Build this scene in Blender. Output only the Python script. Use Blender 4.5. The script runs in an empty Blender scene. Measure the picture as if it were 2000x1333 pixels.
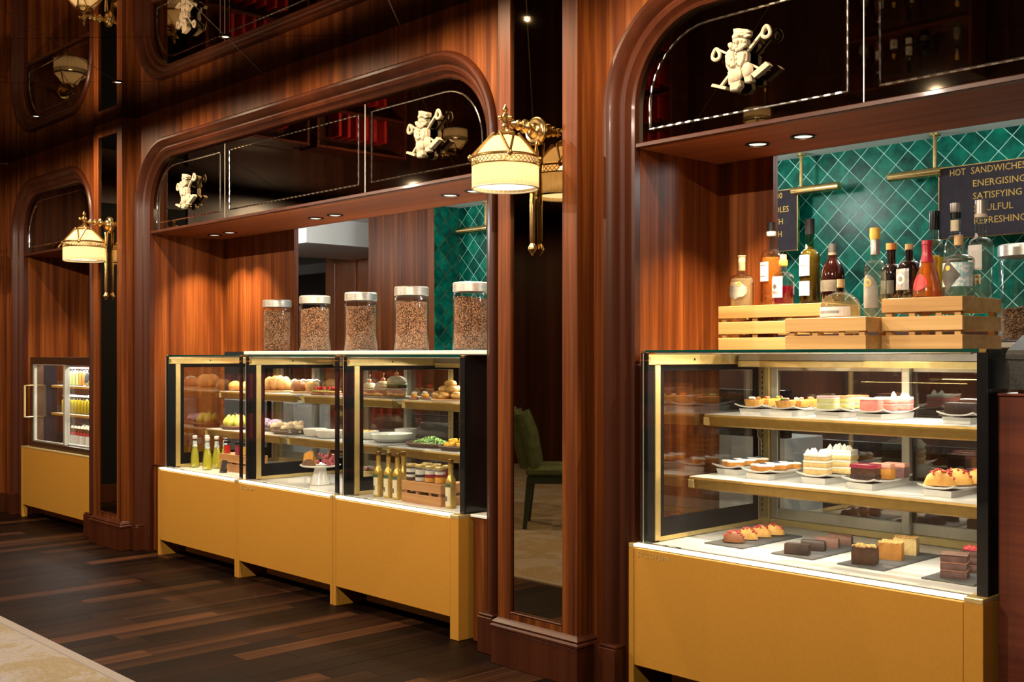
import bpy, bmesh, math, random
from math import pi, sin, cos, radians, hypot, atan2
D = bpy.data
S = bpy.context.scene
C = S.collection
random.seed(7)

# ------------------------------------------------------------------ camera, world, exposure
cam = D.cameras.new('camera')
cam.lens = 36 * 2172.08 / 2000
cam.sensor_width = 36
cam.shift_y = 27.9 / 2000
cam.clip_start = 0.02
cam_o = D.objects.new('camera', cam)
C.objects.link(cam_o)
cam_o.location = (0, 0, 1.35)
cam_o.rotation_euler = (pi / 2, 0, math.atan2(0.7284528, 0.6850960))
S.camera = cam_o
w = D.worlds.new('world')
S.world = w
w.use_nodes = True
w.node_tree.nodes['Background'].inputs[0].default_value = (0.02, 0.014, 0.01, 1)
w.node_tree.nodes['Background'].inputs[1].default_value = 0.3
S.view_settings.view_transform = 'Standard'
S.view_settings.look = 'None'
S.view_settings.gamma = 1
S.view_settings.use_curve_mapping = False
S.view_settings.exposure = 0.0
S.cycles.transparent_max_bounces = 32
S.cycles.max_bounces = 9
S.cycles.diffuse_bounces = 4
S.cycles.glossy_bounces = 5
S.cycles.transmission_bounces = 8
S.cycles.caustics_reflective = False
S.cycles.caustics_refractive = False
S.cycles.sample_clamp_indirect = 4.0

ADDED_COVE_W = 18.0
WARM = (1.0, 0.74, 0.46)
ROOM_FILL_C = (1.0, 0.84, 0.64)
LED = (1.0, 0.92, 0.75)
COOL = (0.95, 1.0, 0.97)
CASE_W, SHELF_W, DOWN_W, WASH_W, ROOM_FILL_W, ADDED_GLOBE_W, SCONCE_W, LOW_W = 6.2, 3.0, 125.0, 105.0, 262.0, 22.0, 0.75, 10.0


def area_light(name, loc, sx, sy, power, col=LED, rot=(0, 0, 0), parent=None):
    l = D.lights.new(name, 'AREA')
    l.shape = 'RECTANGLE'
    l.size, l.size_y, l.energy, l.color = sx, sy, power, col
    o = D.objects.new(name, l)
    C.objects.link(o)
    o.location = loc
    o.rotation_euler = rot
    if parent:
        o.parent = parent
    return o


def spot_light(name, loc, power, angle=100, blend=0.6, col=WARM, rot=(0, 0, 0), size=0.008, parent=None):
    l = D.lights.new(name, 'SPOT')
    l.energy, l.color, l.spot_size, l.spot_blend, l.shadow_soft_size = power, col, radians(angle), blend, size
    o = D.objects.new(name, l)
    C.objects.link(o)
    o.location = loc
    o.rotation_euler = rot
    if parent:
        o.parent = parent
    return o


# ------------------------------------------------------------------ mesh builder
class B:
    def __init__(s):
        s.v, s.f = [], []

    def add(s, vs, fs):
        n = len(s.v)
        s.v += [tuple(p) for p in vs]
        s.f += [tuple(i + n for i in f) for f in fs]
        return s

    def box(s, x0, x1, y0, y1, z0, z1, b=0.0):
        if x1 < x0: x0, x1 = x1, x0
        if y1 < y0: y0, y1 = y1, y0
        if z1 < z0: z0, z1 = z1, z0
        if b <= 0:
            vs = [(x, y, z) for x in (x0, x1) for y in (y0, y1) for z in (z0, z1)]
            return s.add(vs, [(0, 1, 3, 2), (4, 6, 7, 5), (0, 4, 5, 1), (2, 3, 7, 6), (0, 2, 6, 4), (1, 5, 7, 3)])
        b = min(b, (x1 - x0) * .45, (y1 - y0) * .45, (z1 - z0) * .45)
        X, Y, Z = (x0, x1), (y0, y1), (z0, z1)
        vs, ix = [], {}
        for i in (0, 1):
            for j in (0, 1):
                for k in (0, 1):
                    dx, dy, dz = b * (1 - 2 * i), b * (1 - 2 * j), b * (1 - 2 * k)
                    for a, p in (('x', (X[i], Y[j] + dy, Z[k] + dz)), ('y', (X[i] + dx, Y[j], Z[k] + dz)), ('z', (X[i] + dx, Y[j] + dy, Z[k]))):
                        ix[a, i, j, k] = len(vs)
                        vs.append(p)
        g = lambda a, i, j, k: ix[a, i, j, k]
        fs = []
        for t in (0, 1):
            fs.append([g('x', t, 0, 0), g('x', t, 1, 0), g('x', t, 1, 1), g('x', t, 0, 1)])
            fs.append([g('y', 0, t, 0), g('y', 1, t, 0), g('y', 1, t, 1), g('y', 0, t, 1)])
            fs.append([g('z', 0, 0, t), g('z', 1, 0, t), g('z', 1, 1, t), g('z', 0, 1, t)])
        for i in (0, 1):
            for j in (0, 1):
                fs.append([g('x', i, j, 0), g('x', i, j, 1), g('y', i, j, 1), g('y', i, j, 0)])
                fs.append([g('x', i, 0, j), g('x', i, 1, j), g('z', i, 1, j), g('z', i, 0, j)])
                fs.append([g('y', 0, i, j), g('y', 1, i, j), g('z', 1, i, j), g('z', 0, i, j)])
                for k in (0, 1):
                    fs.append([g('x', i, j, k), g('y', i, j, k), g('z', i, j, k)])
        return s.add(vs, fs)

    def loft(s, rings, closed=True, caps=True):
        n = len(rings[0])
        vs = [p for r in rings for p in r]
        fs = []
        for i in range(len(rings) - 1):
            for j in range(n if closed else n - 1):
                k = (j + 1) % n
                fs.append((i * n + j, i * n + k, (i + 1) * n + k, (i + 1) * n + j))
        if caps and closed:
            fs.append(tuple(range(n)))
            fs.append(tuple((len(rings) - 1) * n + j for j in range(n)))
        return s.add(vs, fs)

    def lathe(s, prof, c=(0, 0, 0), seg=24, sx=1, sy=1, axis='z', ripple=0, rn=0, caps=True):
        rings = []
        for r, z in prof:
            ring = []
            for j in range(seg):
                a = 2 * pi * j / seg
                rr = max(r, 1e-4) * (1 + (ripple * cos(rn * a) if ripple else 0))
                p = (rr * cos(a) * sx, rr * sin(a) * sy, z)
                if axis == 'y': p = (p[0], p[2], p[1])
                if axis == 'x': p = (p[2], p[0], p[1])
                ring.append((p[0] + c[0], p[1] + c[1], p[2] + c[2]))
            rings.append(ring)
        return s.loft(rings, True, caps)

    def tube(s, pts, r, seg=8, closed=False):
        n = len(pts)
        rad = r if isinstance(r, (list, tuple)) else [r] * n
        from mathutils import Vector
        P = [Vector(p) for p in pts]
        rings = []
        up = None
        for i in range(n):
            a = P[(i - 1) % n] if (closed or i > 0) else P[i]
            b = P[(i + 1) % n] if (closed or i < n - 1) else P[i]
            t = (b - a)
            t = t.normalized() if t.length > 1e-9 else Vector((0, 0, 1))
            if up is None:
                up = Vector((0, 0, 1)) if abs(t.z) < .9 else Vector((1, 0, 0))
            u = t.cross(up)
            if u.length < 1e-6: u = t.cross(Vector((0, 1, 0.1)))
            u.normalize()
            w_ = u.cross(t).normalized()
            up = w_
            rings.append([tuple(P[i] + (u * cos(2 * pi * j / seg) + w_ * sin(2 * pi * j / seg)) * rad[i]) for j in range(seg)])
        if closed:
            rings.append(rings[0])
            return s.loft(rings, True, False)
        return s.loft(rings, True, True)

    def prism(s, poly, axis, a, b):
        m = {'y': lambda p, t: (p[0], t, p[1]), 'z': lambda p, t: (p[0], p[1], t), 'x': lambda p, t: (t, p[0], p[1])}[axis]
        return s.loft([[m(p, a) for p in poly], [m(p, b) for p in poly]])

    def blob(s, c, r, seg=12, rings=8, amp=0.0, seed=0, flat=None, freq=3.0):
        rnd = random.Random(seed)
        ph = [rnd.uniform(0, 6.28) for _ in range(6)]
        rr = []
        for i in range(rings + 1):
            t = -pi / 2 + pi * i / rings
            ring = []
            for j in range(seg):
                a = 2 * pi * j / seg
                k = 1 + amp * (sin(freq * a + ph[0] + 2 * t) * .5 + sin(2 * freq * t + ph[1] + a) * .3 + sin(2 * a * freq + ph[2]) * .2)
                x, y, z = cos(t) * cos(a) * r[0] * k, cos(t) * sin(a) * r[1] * k, sin(t) * r[2] * k
                if flat is not None: z = max(z, flat)
                ring.append((c[0] + x, c[1] + y, c[2] + z))
            rr.append(ring)
        return s.loft(rr, True, True)

    def quad(s, a, b, c, d):
        return s.add([a, b, c, d], [(0, 1, 2, 3)])

    def rot(s, ang, axis='z', o=(0, 0, 0)):
        ca, sa = cos(ang), sin(ang)
        out = []
        for x, y, z in s.v:
            x, y, z = x - o[0], y - o[1], z - o[2]
            if axis == 'z': x, y = x * ca - y * sa, x * sa + y * ca
            elif axis == 'x': y, z = y * ca - z * sa, y * sa + z * ca
            else: x, z = x * ca + z * sa, -x * sa + z * ca
            out.append((x + o[0], y + o[1], z + o[2]))
        s.v = out
        return s

    def move(s, d):
        s.v = [(x + d[0], y + d[1], z + d[2]) for x, y, z in s.v]
        return s

    def join(s, o):
        return s.add(o.v, o.f)


WORLD = {}


def obj(name, b, m, parent=None, smooth=False, loc=None, label=None, ang=35):
    me = D.meshes.new(name)
    vs = b.v
    off = WORLD.get(parent.name) if parent is not None else None
    if off: vs = [(x - off[0], y - off[1], z - off[2]) for x, y, z in vs]
    me.from_pydata(vs, [], b.f)
    bm = bmesh.new()
    bm.from_mesh(me)
    bmesh.ops.recalc_face_normals(bm, faces=bm.faces)
    bm.to_mesh(me)
    bm.free()
    me.materials.append(m)
    if smooth:
        me.polygons.foreach_set('use_smooth', [True] * len(me.polygons))
        me.set_sharp_from_angle(angle=radians(ang))
    o = D.objects.new(name, me)
    C.objects.link(o)
    if parent is not None:
        o.parent = parent
        if off: WORLD[o.name] = off
    if loc: o.location = loc
    if label: o['label'] = label
    return o


def tag(o, label, cat, group=None):
    o['label'], o['category'] = label, cat
    if group: o['group'] = group
    return o


def struct(o):
    o['kind'] = 'structure'
    return o


def stuff(o):
    o['kind'] = 'stuff'
    return o


def thing(name, label, cat, loc=(0, 0, 0), rotz=0, group=None, world=False):
    o = D.objects.new(name, None)
    C.objects.link(o)
    o.empty_display_size = 0.05
    o.location = loc
    o.rotation_euler = (0, 0, rotz)
    tag(o, label, cat, group)
    if world: WORLD[o.name] = tuple(loc)
    return o


def dup(root, loc, rotz=0, label=None, group=None, sc=None):
    def cp(o, par):
        c = o.copy()
        C.objects.link(c)
        if par is not None: c.parent = par
        for ch in list(o.children): cp(ch, c)
        return c
    r = cp(root, None)
    r.location = loc
    r.rotation_euler = (0, 0, rotz)
    if sc: r.scale = sc
    if label: r['label'] = label
    if group: r['group'] = group
    return r


# ------------------------------------------------------------------ materials
M = {}


def nodes(name):
    m = D.materials.new(name)
    m.use_nodes = True
    nt = m.node_tree
    nt.nodes.clear()
    out = nt.nodes.new('ShaderNodeOutputMaterial')
    return m, nt, out


def ramp(nt, stops):
    r = nt.nodes.new('ShaderNodeValToRGB')
    e = r.color_ramp.elements
    while len(e) > 1: e.remove(e[-1])
    e[0].position, e[0].color = stops[0][0], (*stops[0][1], 1)
    for p, c in stops[1:]:
        k = e.new(p)
        k.color = (*c, 1)
    return r


def coords(nt, scale, rnd=True):
    tc = nt.nodes.new('ShaderNodeTexCoord')
    mp = nt.nodes.new('ShaderNodeMapping')
    mp.inputs['Scale'].default_value = scale
    src = tc.outputs['Object']
    if rnd:
        oi = nt.nodes.new('ShaderNodeObjectInfo')
        mu = nt.nodes.new('ShaderNodeMath'); mu.operation = 'MULTIPLY'; mu.inputs[1].default_value = 37.0
        nt.links.new(oi.outputs['Random'], mu.inputs[0])
        va = nt.nodes.new('ShaderNodeVectorMath'); va.operation = 'ADD'
        nt.links.new(src, va.inputs[0]); nt.links.new(mu.outputs[0], va.inputs[1])
        src = va.outputs[0]
    nt.links.new(src, mp.inputs['Vector'])
    return mp.outputs['Vector']


def noise(nt, vec, scale, detail=3, rough=.55, dist=0):
    n = nt.nodes.new('ShaderNodeTexNoise')
    n.inputs['Scale'].default_value, n.inputs['Detail'].default_value = scale, detail
    n.inputs['Roughness'].default_value, n.inputs['Distortion'].default_value = rough, dist
    nt.links.new(vec, n.inputs['Vector'])
    return n.outputs['Fac']


def bsdf(nt, out, rough=.5, metal=0, spec=.5, coat=0, emit=None, es=0, sub=0):
    p = nt.nodes.new('ShaderNodeBsdfPrincipled')
    p.inputs['Roughness'].default_value = rough
    p.inputs['Metallic'].default_value = metal
    p.inputs['Specular IOR Level'].default_value = spec
    p.inputs['Coat Weight'].default_value = coat
    p.inputs['Coat Roughness'].default_value = .08
    if emit:
        p.inputs['Emission Color'].default_value = (*emit, 1)
        p.inputs['Emission Strength'].default_value = es
    if sub:
        p.inputs['Subsurface Weight'].default_value = sub
        p.inputs['Subsurface Radius'].default_value = (.01, .006, .003)
    nt.links.new(p.outputs[0], out.inputs[0])
    return p


def add_bump(nt, p, fac, strength, dist=.002):
    bp = nt.nodes.new('ShaderNodeBump')
    bp.inputs['Strength'].default_value, bp.inputs['Distance'].default_value = strength, dist
    nt.links.new(fac, bp.inputs['Height'])
    nt.links.new(bp.outputs[0], p.inputs['Normal'])


def mat(name, col, rough=.5, metal=0, spec=.5, col2=None, scale=30, coat=0, bump=0, emit=None, es=0, sub=0, stretch=(1, 1, 1), lo=.35, hi=.68, detail=3):
    m, nt, out = nodes(name)
    p = bsdf(nt, out, rough, metal, spec, coat, emit, es, sub)
    if col2 is None: col2 = tuple(c * .86 for c in col)
    v = coords(nt, stretch)
    f = noise(nt, v, scale, detail)
    r = ramp(nt, [(lo, col), (hi, col2)])
    nt.links.new(f, r.inputs[0])
    nt.links.new(r.outputs[0], p.inputs['Base Color'])
    if bump: add_bump(nt, p, f, bump)
    M[name] = m
    return m


def wood(name, dark, mid, light, axis='z', fine=55, broad=9, rough=.3, coat=.25, rnd=False, tone=0.0, bump=.06, spec=.5):
    m, nt, out = nodes(name)
    p = bsdf(nt, out, rough, 0, spec, coat)
    sc = {'z': (1, 1, .025), 'x': (.025, 1, 1), 'y': (1, .025, 1)}[axis]
    v = coords(nt, sc, rnd)
    a = noise(nt, v, fine, 4, .6, .3)
    b_ = noise(nt, v, broad, 2, .5, .2)
    mx = nt.nodes.new('ShaderNodeMix')
    mx.data_type = 'FLOAT'
    mx.inputs[0].default_value = .58
    nt.links.new(a, mx.inputs[2]); nt.links.new(b_, mx.inputs[3])
    r = ramp(nt, [(.32, dark), (.5, mid), (.66, light)])
    nt.links.new(mx.outputs[0], r.inputs[0])
    colour = r.outputs[0]
    if tone:
        oi = nt.nodes.new('ShaderNodeObjectInfo')
        rr = ramp(nt, [(0.0, (.4,) * 3), (.55, (.8,) * 3), (.78, (1.4,) * 3), (1.0, (3.6,) * 3)])
        nt.links.new(oi.outputs['Random'], rr.inputs[0])
        mm = nt.nodes.new('ShaderNodeMix'); mm.data_type = 'RGBA'; mm.blend_type = 'MULTIPLY'; mm.inputs[0].default_value = 1
        nt.links.new(colour, mm.inputs[6]); nt.links.new(rr.outputs[0], mm.inputs[7])
        colour = mm.outputs[2]
    nt.links.new(colour, p.inputs['Base Color'])
    if bump: add_bump(nt, p, a, bump, .001)
    M[name] = m
    return m


def sheet_glass(name, tint=(1, 1, 1), ior=1.45, rough=0.0, boost=1.0):
    m, nt, out = nodes(name)
    t = nt.nodes.new('ShaderNodeBsdfTransparent'); t.inputs[0].default_value = (*tint, 1)
    g = nt.nodes.new('ShaderNodeBsdfGlossy'); g.inputs['Roughness'].default_value = rough
    fr = nt.nodes.new('ShaderNodeLayerWeight'); fr.inputs[0].default_value = .5
    pw = nt.nodes.new('ShaderNodeMath'); pw.operation = 'POWER'; pw.inputs[1].default_value = 5
    nt.links.new(fr.outputs['Facing'], pw.inputs[0])
    ma = nt.nodes.new('ShaderNodeMath'); ma.operation = 'MULTIPLY_ADD'; f0 = ((ior - 1) / (ior + 1)) ** 2
    ma.inputs[1].default_value, ma.inputs[2].default_value = 1 - f0, f0
    nt.links.new(pw.outputs[0], ma.inputs[0])
    mx = nt.nodes.new('ShaderNodeMixShader')
    mu = nt.nodes.new('ShaderNodeMath'); mu.operation = 'MULTIPLY'; mu.inputs[1].default_value = boost; mu.use_clamp = True
    nt.links.new(ma.outputs[0], mu.inputs[0])
    nt.links.new(mu.outputs[0], mx.inputs[0]); nt.links.new(t.outputs[0], mx.inputs[1]); nt.links.new(g.outputs[0], mx.inputs[2])
    nt.links.new(mx.outputs[0], out.inputs[0])
    M[name] = m
    return m


def liquid(name, tint, col, body=.35):
    m, nt, out = nodes(name)
    t = nt.nodes.new('ShaderNodeBsdfTransparent'); t.inputs[0].default_value = (*tint, 1)
    p = nt.nodes.new('ShaderNodeBsdfPrincipled'); p.inputs['Base Color'].default_value = (*col, 1); p.inputs['Roughness'].default_value = .15
    mx = nt.nodes.new('ShaderNodeMixShader'); mx.inputs[0].default_value = body
    nt.links.new(t.outputs[0], mx.inputs[1]); nt.links.new(p.outputs[0], mx.inputs[2]); nt.links.new(mx.outputs[0], out.inputs[0])
    M[name] = m
    return m


def glow(name, col, strength):
    m, nt, out = nodes(name)
    e = nt.nodes.new('ShaderNodeEmission'); e.inputs[0].default_value = (*col, 1); e.inputs[1].default_value = strength
    nt.links.new(e.outputs[0], out.inputs[0])
    M[name] = m
    return m


wood('mahogany', (.037, .0082, .0018), (.108, .0265, .0052), (.21, .064, .0125), 'z', broad=17, rough=.45, coat=0, spec=.14)
wood('mahogany_y', (.1, .024, .008), (.16, .043, .0145), (.23, .068, .024), 'x', rough=.55, coat=0, spec=.15)
wood('casing_wood', (.034, .0078, .0027), (.05, .0118, .0041), (.066, .0163, .0056), 'z', fine=40, broad=8, rough=.36, coat=.03, bump=0, spec=.25)
wood('counter_wood', (.065, .013, .007), (.115, .024, .011), (.17, .04, .017), 'x', rough=.35, coat=.1)
wood('dark_panel', (.02, .006, .003), (.045, .013, .006), (.075, .024, .012), 'z')
wood('orange_door', (.26, .07, .02), (.36, .105, .03), (.46, .15, .045), 'z')
wood('plank_wood', (.0045, .0017, .0007), (.011, .004, .0017), (.023, .009, .0038), 'y', fine=60, broad=14, rough=.5, coat=0, rnd=True, tone=1, spec=.06)
wood('bamboo', (.42, .22, .065), (.58, .33, .11), (.70, .44, .17), 'x', fine=60, broad=12, rough=.45, coat=0, rnd=True)
wood('crate_wood', (.27, .115, .035), (.38, .17, .055), (.5, .26, .09), 'x', fine=60, broad=12, rough=.5, coat=0, rnd=True)
wood('board_wood', (.34, .17, .07), (.48, .26, .11), (.6, .36, .17), 'x', fine=60, rough=.5, coat=0, rnd=True)
mat('brass', (.78, .56, .24), .22, 1, col2=(.62, .42, .16), scale=40)
mat('brass_dark', (.55, .37, .14), .28, 1, col2=(.36, .22, .08), scale=60)
mat('gold_paint', (.55, .26, .034), .45, .15, .4, col2=(.515, .24, .031), scale=90)
mat('gold_rail', (.27, .165, .04), .4, .6, .4, col2=(.235, .14, .033), scale=30)
mat('gold_frame', (.72, .56, .24), .3, .55, .5, col2=(.66, .5, .2), scale=30)
mat('bronze_frame', (.10, .05, .025), .35, .7, col2=(.075, .036, .018), scale=30)
mat('silver_frame', (.62, .6, .5), .32, .6, col2=(.55, .53, .44), scale=30)
mat('rail_steel', (.34, .31, .27), .35, .8)
mat('steel', (.8, .78, .72), .3, .75, col2=(.6, .58, .54), scale=20, stretch=(1, 1, 12))
mat('chrome', (.85, .84, .8), .12, 1)
mat('black', (.006, .006, .007), .18, 0, .5, col2=(.009, .009, .01), coat=.3)
mat('black_print', (.007, .007, .008), .5, 0, .08, col2=(.009, .009, .01))
mat('black_matte', (.016, .016, .017), .5, col2=(.022, .022, .023), bump=.05, scale=200)
mat('grey_plastic', (.035, .033, .03), .6, 0, .2, col2=(.07, .066, .06), scale=200, bump=.04)
mat('card_black', (.012, .014, .015), .45, col2=(.03, .034, .035), scale=60)
mat('white_paint', (.80, .79, .75), .6, col2=(.78, .77, .73), scale=5)
mat('ceramic', (.78, .77, .72), .18, 0, .5, col2=(.74, .73, .68), scale=20, coat=.3)
mat('ceramic_warm', (.62, .58, .5), .3, col2=(.55, .5, .42), scale=30, coat=.2)
mat('marble', (.78, .77, .73), .2, 0, .5, col2=(.58, .57, .54), scale=5, lo=.5, hi=.75, detail=8, coat=.2)
mat('quartz', (.82, .81, .76), .25, col2=(.76, .75, .7), scale=80)
mat('frosted_shelf', (.5, .5, .47), .25, 0, .4, col2=(.46, .46, .43), scale=4)
mat('slate', (.075, .078, .08), .6, col2=(.045, .047, .05), scale=14, bump=.35, detail=6)
mat('granite', (.03, .03, .028), .2, col2=(.09, .085, .075), scale=90, lo=.5, hi=.7)
mat('stone_relief', (.46, .38, .27), .7, col2=(.39, .31, .21), scale=60, bump=.2)
mat('grout', (.42, .78, .66), .6, col2=(.38, .7, .6), scale=40)
mat('seam', (.6, .5, .4), .5, col2=(.26, .2, .15), scale=40)  # light tone painted in for glints on the panel bevels
mat('green_edge', (.0, .055, .042), .12, 0, .5, col2=(.0, .035, .028), scale=6, coat=.5)
mat('wire', (.75, .72, .66), .4)
mat('cork', (.62, .40, .2), .8, col2=(.45, .27, .12), scale=200, bump=.3)
mat('cap_orange', (.55, .2, .05), .5)
mat('cap_yellow', (.75, .48, .08), .5)
mat('cap_cream', (.72, .6, .45), .45)
mat('cap_grey', (.4, .36, .33), .35, .6)
mat('red_wax', (.42, .012, .03), .3, coat=.3)
mat('label_white', (.78, .74, .68), .6, col2=(.66, .6, .54), scale=45, lo=.55, hi=.8)
mat('label_cream', (.72, .62, .42), .6, col2=(.6, .48, .28), scale=45, lo=.5, hi=.8)
mat('label_grey', (.17, .155, .135), .55, col2=(.24, .22, .19), scale=30)
mat('label_dark', (.06, .055, .045), .5, col2=(.1, .09, .075), scale=30)
mat('label_silver', (.5, .48, .46), .35, .5, col2=(.36, .34, .33), scale=50)
mat('label_yellow', (.72, .38, .04), .5, col2=(.62, .3, .03), scale=40)
mat('label_red', (.62, .03, .03), .4, col2=(.5, .02, .02), scale=40)
mat('label_blue', (.35, .55, .58), .5, col2=(.75, .78, .74), scale=90, lo=.45, hi=.55)
mat('label_green', (.05, .11, .07), .5)
mat('label_print', (.12, .09, .07), .6)
mat('gold_print', (.66, .42, .09), .35, .5)
mat('dark_glass_body', (.006, .004, .004), .07, 0, .5, col2=(.012, .007, .006), coat=.6)
mat('dark_red_glass', (.005, .0012, .001), .07, 0, .5, col2=(.009, .002, .0015), coat=.2)
mat('sign_board', (.024, .018, .024), .7, 0, .15, col2=(.032, .025, .032), scale=20)
mat('carpet_edge', (.22, .19, .175), .9, col2=(.19, .165, .15), scale=150, bump=.3)
mat('green_fabric', (.05, .075, .022), .8, col2=(.025, .038, .012), scale=25, bump=.3)
mat('green_wood', (.008, .018, .012), .35, col2=(.012, .024, .016))
# food
mat('bread', (.74, .44, .15), .6, col2=(.42, .18, .045), scale=16, bump=.25, sub=.1)
mat('bread_pale', (.72, .47, .2), .6, col2=(.55, .3, .09), scale=14, bump=.25, sub=.1)
mat('bread_dark', (.34, .14, .05), .6, col2=(.2, .07, .025), scale=18, bump=.3)
mat('bun', (.76, .43, .12), .4, col2=(.5, .22, .045), scale=12, coat=.2)
mat('sesame', (.74, .56, .3), .6, col2=(.82, .72, .5), scale=60)
mat('pastry', (.66, .36, .08), .55, col2=(.5, .22, .04), scale=35, bump=.25)
mat('pastry_brown', (.26, .09, .03), .5, col2=(.16, .05, .018), scale=35, bump=.25)
mat('tart_orange', (.82, .42, .05), .4, col2=(.7, .28, .02), scale=40, coat=.3, bump=.2)
mat('sponge', (.62, .45, .19), .75, col2=(.5, .34, .12), scale=60, bump=.4)
mat('sponge_green', (.5, .5, .16), .75, col2=(.62, .6, .28), scale=50, bump=.4)
mat('sponge_pink', (.75, .25, .2), .75, col2=(.66, .16, .14), scale=50, bump=.4)
mat('cream', (.86, .82, .7), .5, col2=(.82, .77, .62), scale=25, bump=.15, sub=.15)
mat('icing', (.88, .86, .8), .4, col2=(.85, .83, .77), scale=40, bump=.1)
mat('blueberry', (.03, .035, .06), .4)
mat('pink_glaze', (.82, .2, .16), .25, col2=(.85, .32, .25), scale=20, coat=.4)
mat('orange_glaze', (.88, .26, .08), .25, col2=(.88, .36, .16), scale=20, coat=.4)
mat('cherry_glaze', (.3, .02, .05), .2, col2=(.36, .04, .07), scale=20, coat=.5)
mat('chocolate', (.034, .017, .012), .45, 0, .3, col2=(.024, .011, .008), scale=30)
mat('milk_chocolate', (.16, .075, .05), .5, 0, .3, col2=(.12, .055, .035), scale=30)
mat('brownie', (.075, .03, .014), .65, 0, .3, col2=(.045, .017, .008), scale=50, bump=.4)
mat('caramel_cake', (.55, .24, .04), .6, col2=(.42, .16, .02), scale=45, bump=.4)
mat('crumble', (.66, .42, .15), .8, col2=(.55, .3, .08), scale=90, bump=.8)
mat('berry_cake', (.2, .10, .09), .7, col2=(.10, .045, .04), scale=35, bump=.4)
mat('red_crumb', (.5, .05, .05), .6, col2=(.36, .03, .03), scale=90, bump=.6)
mat('tomato', (.62, .03, .02), .22, col2=(.5, .02, .015), coat=.4)
mat('lettuce', (.16, .36, .06), .6, col2=(.08, .22, .03), scale=40)
mat('leaf_light', (.32, .52, .16), .6, col2=(.14, .34, .06), scale=60)
mat('pear', (.62, .62, .12), .4, col2=(.5, .52, .07), scale=12)
mat('lilac', (.58, .42, .56), .6, col2=(.42, .26, .42), scale=50, bump=.6)
mat('mushroom', (.62, .48, .3), .65, col2=(.42, .27, .14), scale=18, bump=.2)
mat('mushroom_pale', (.78, .7, .55), .65, col2=(.65, .55, .38), scale=18)
mat('wicker', (.07, .035, .018), .6, col2=(.13, .07, .04), scale=150, bump=.8)
mat('grape', (.32, .05, .07), .3, col2=(.45, .12, .13), scale=30, coat=.3)
mat('cheese', (.72, .38, .07), .5, col2=(.62, .28, .04), scale=30, bump=.15)
mat('cheese_rind', (.18, .09, .04), .6)
mat('flower_pink', (.75, .35, .34), .6, col2=(.8, .55, .5), scale=50)
mat('pasta', (.72, .5, .16), .5, col2=(.6, .36, .08), scale=60, bump=.5)
mat('mango', (.85, .5, .05), .4, col2=(.8, .4, .03), scale=30)
mat('yoghurt', (.8, .77, .72), .5, col2=(.6, .55, .5), scale=90)
mat('jam', (.3, .02, .03), .25, coat=.4)
mat('gold_bottle', (.62, .42, .1), .3, .6, col2=(.5, .32, .07), scale=40)
mat('ham', (.62, .28, .2), .5)
mat('oat_cream', (.82, .7, .45), .5)
# glass and liquids
sheet_glass('clear_glass', (.985, .99, .985))
sheet_glass('coated_glass', (.97, .98, .97), 1.9, boost=1.5)
sheet_glass('bottle_glass', (.965, .975, .965), 1.5, boost=1.5)
sheet_glass('jar_glass', (.975, .98, .975), 1.5, boost=1.2)
sheet_glass('green_glass', (.7, .86, .72), 1.5, boost=1.3)
liquid('whisky', (.85, .42, .10), (.55, .2, .03), .3)
liquid('dark_whisky', (.5, .22, .05), (.3, .09, .015), .4)
liquid('pale_spirit', (.97, .93, .78), (.8, .7, .45), .12)
liquid('clear_spirit', (.92, .97, .94), (.7, .8, .75), .06)
liquid('rose_spirit', (.6, .04, .08), (.38, .01, .04), .55)
liquid('orange_spirit', (.95, .45, .12), (.75, .25, .04), .35)
liquid('lemon_oil', (.98, .94, .3), (.85, .8, .1), .55)
liquid('juice_yellow', (.95, .8, .1), (.85, .62, .03), .75)
liquid('juice_pale', (.9, .86, .4), (.75, .7, .25), .6)
liquid('juice_orange', (.9, .5, .2), (.7, .3, .08), .7)
liquid('beer_brown', (.5, .18, .05), (.3, .09, .02), .6)
glow('led_strip', (1.0, .9, .62), 3.2)
glow('led_cool', (1.0, .97, .9), 8.0)
glow('lamp_glow', (1.0, .83, .52), 3.5)
glow('down_glow', (1.0, .9, .72), 1.3)
glow('bar_glow', (1.0, .75, .25), 22.0)
glow('amber_glow', (1.0, .3, .05), 3.0)


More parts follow.
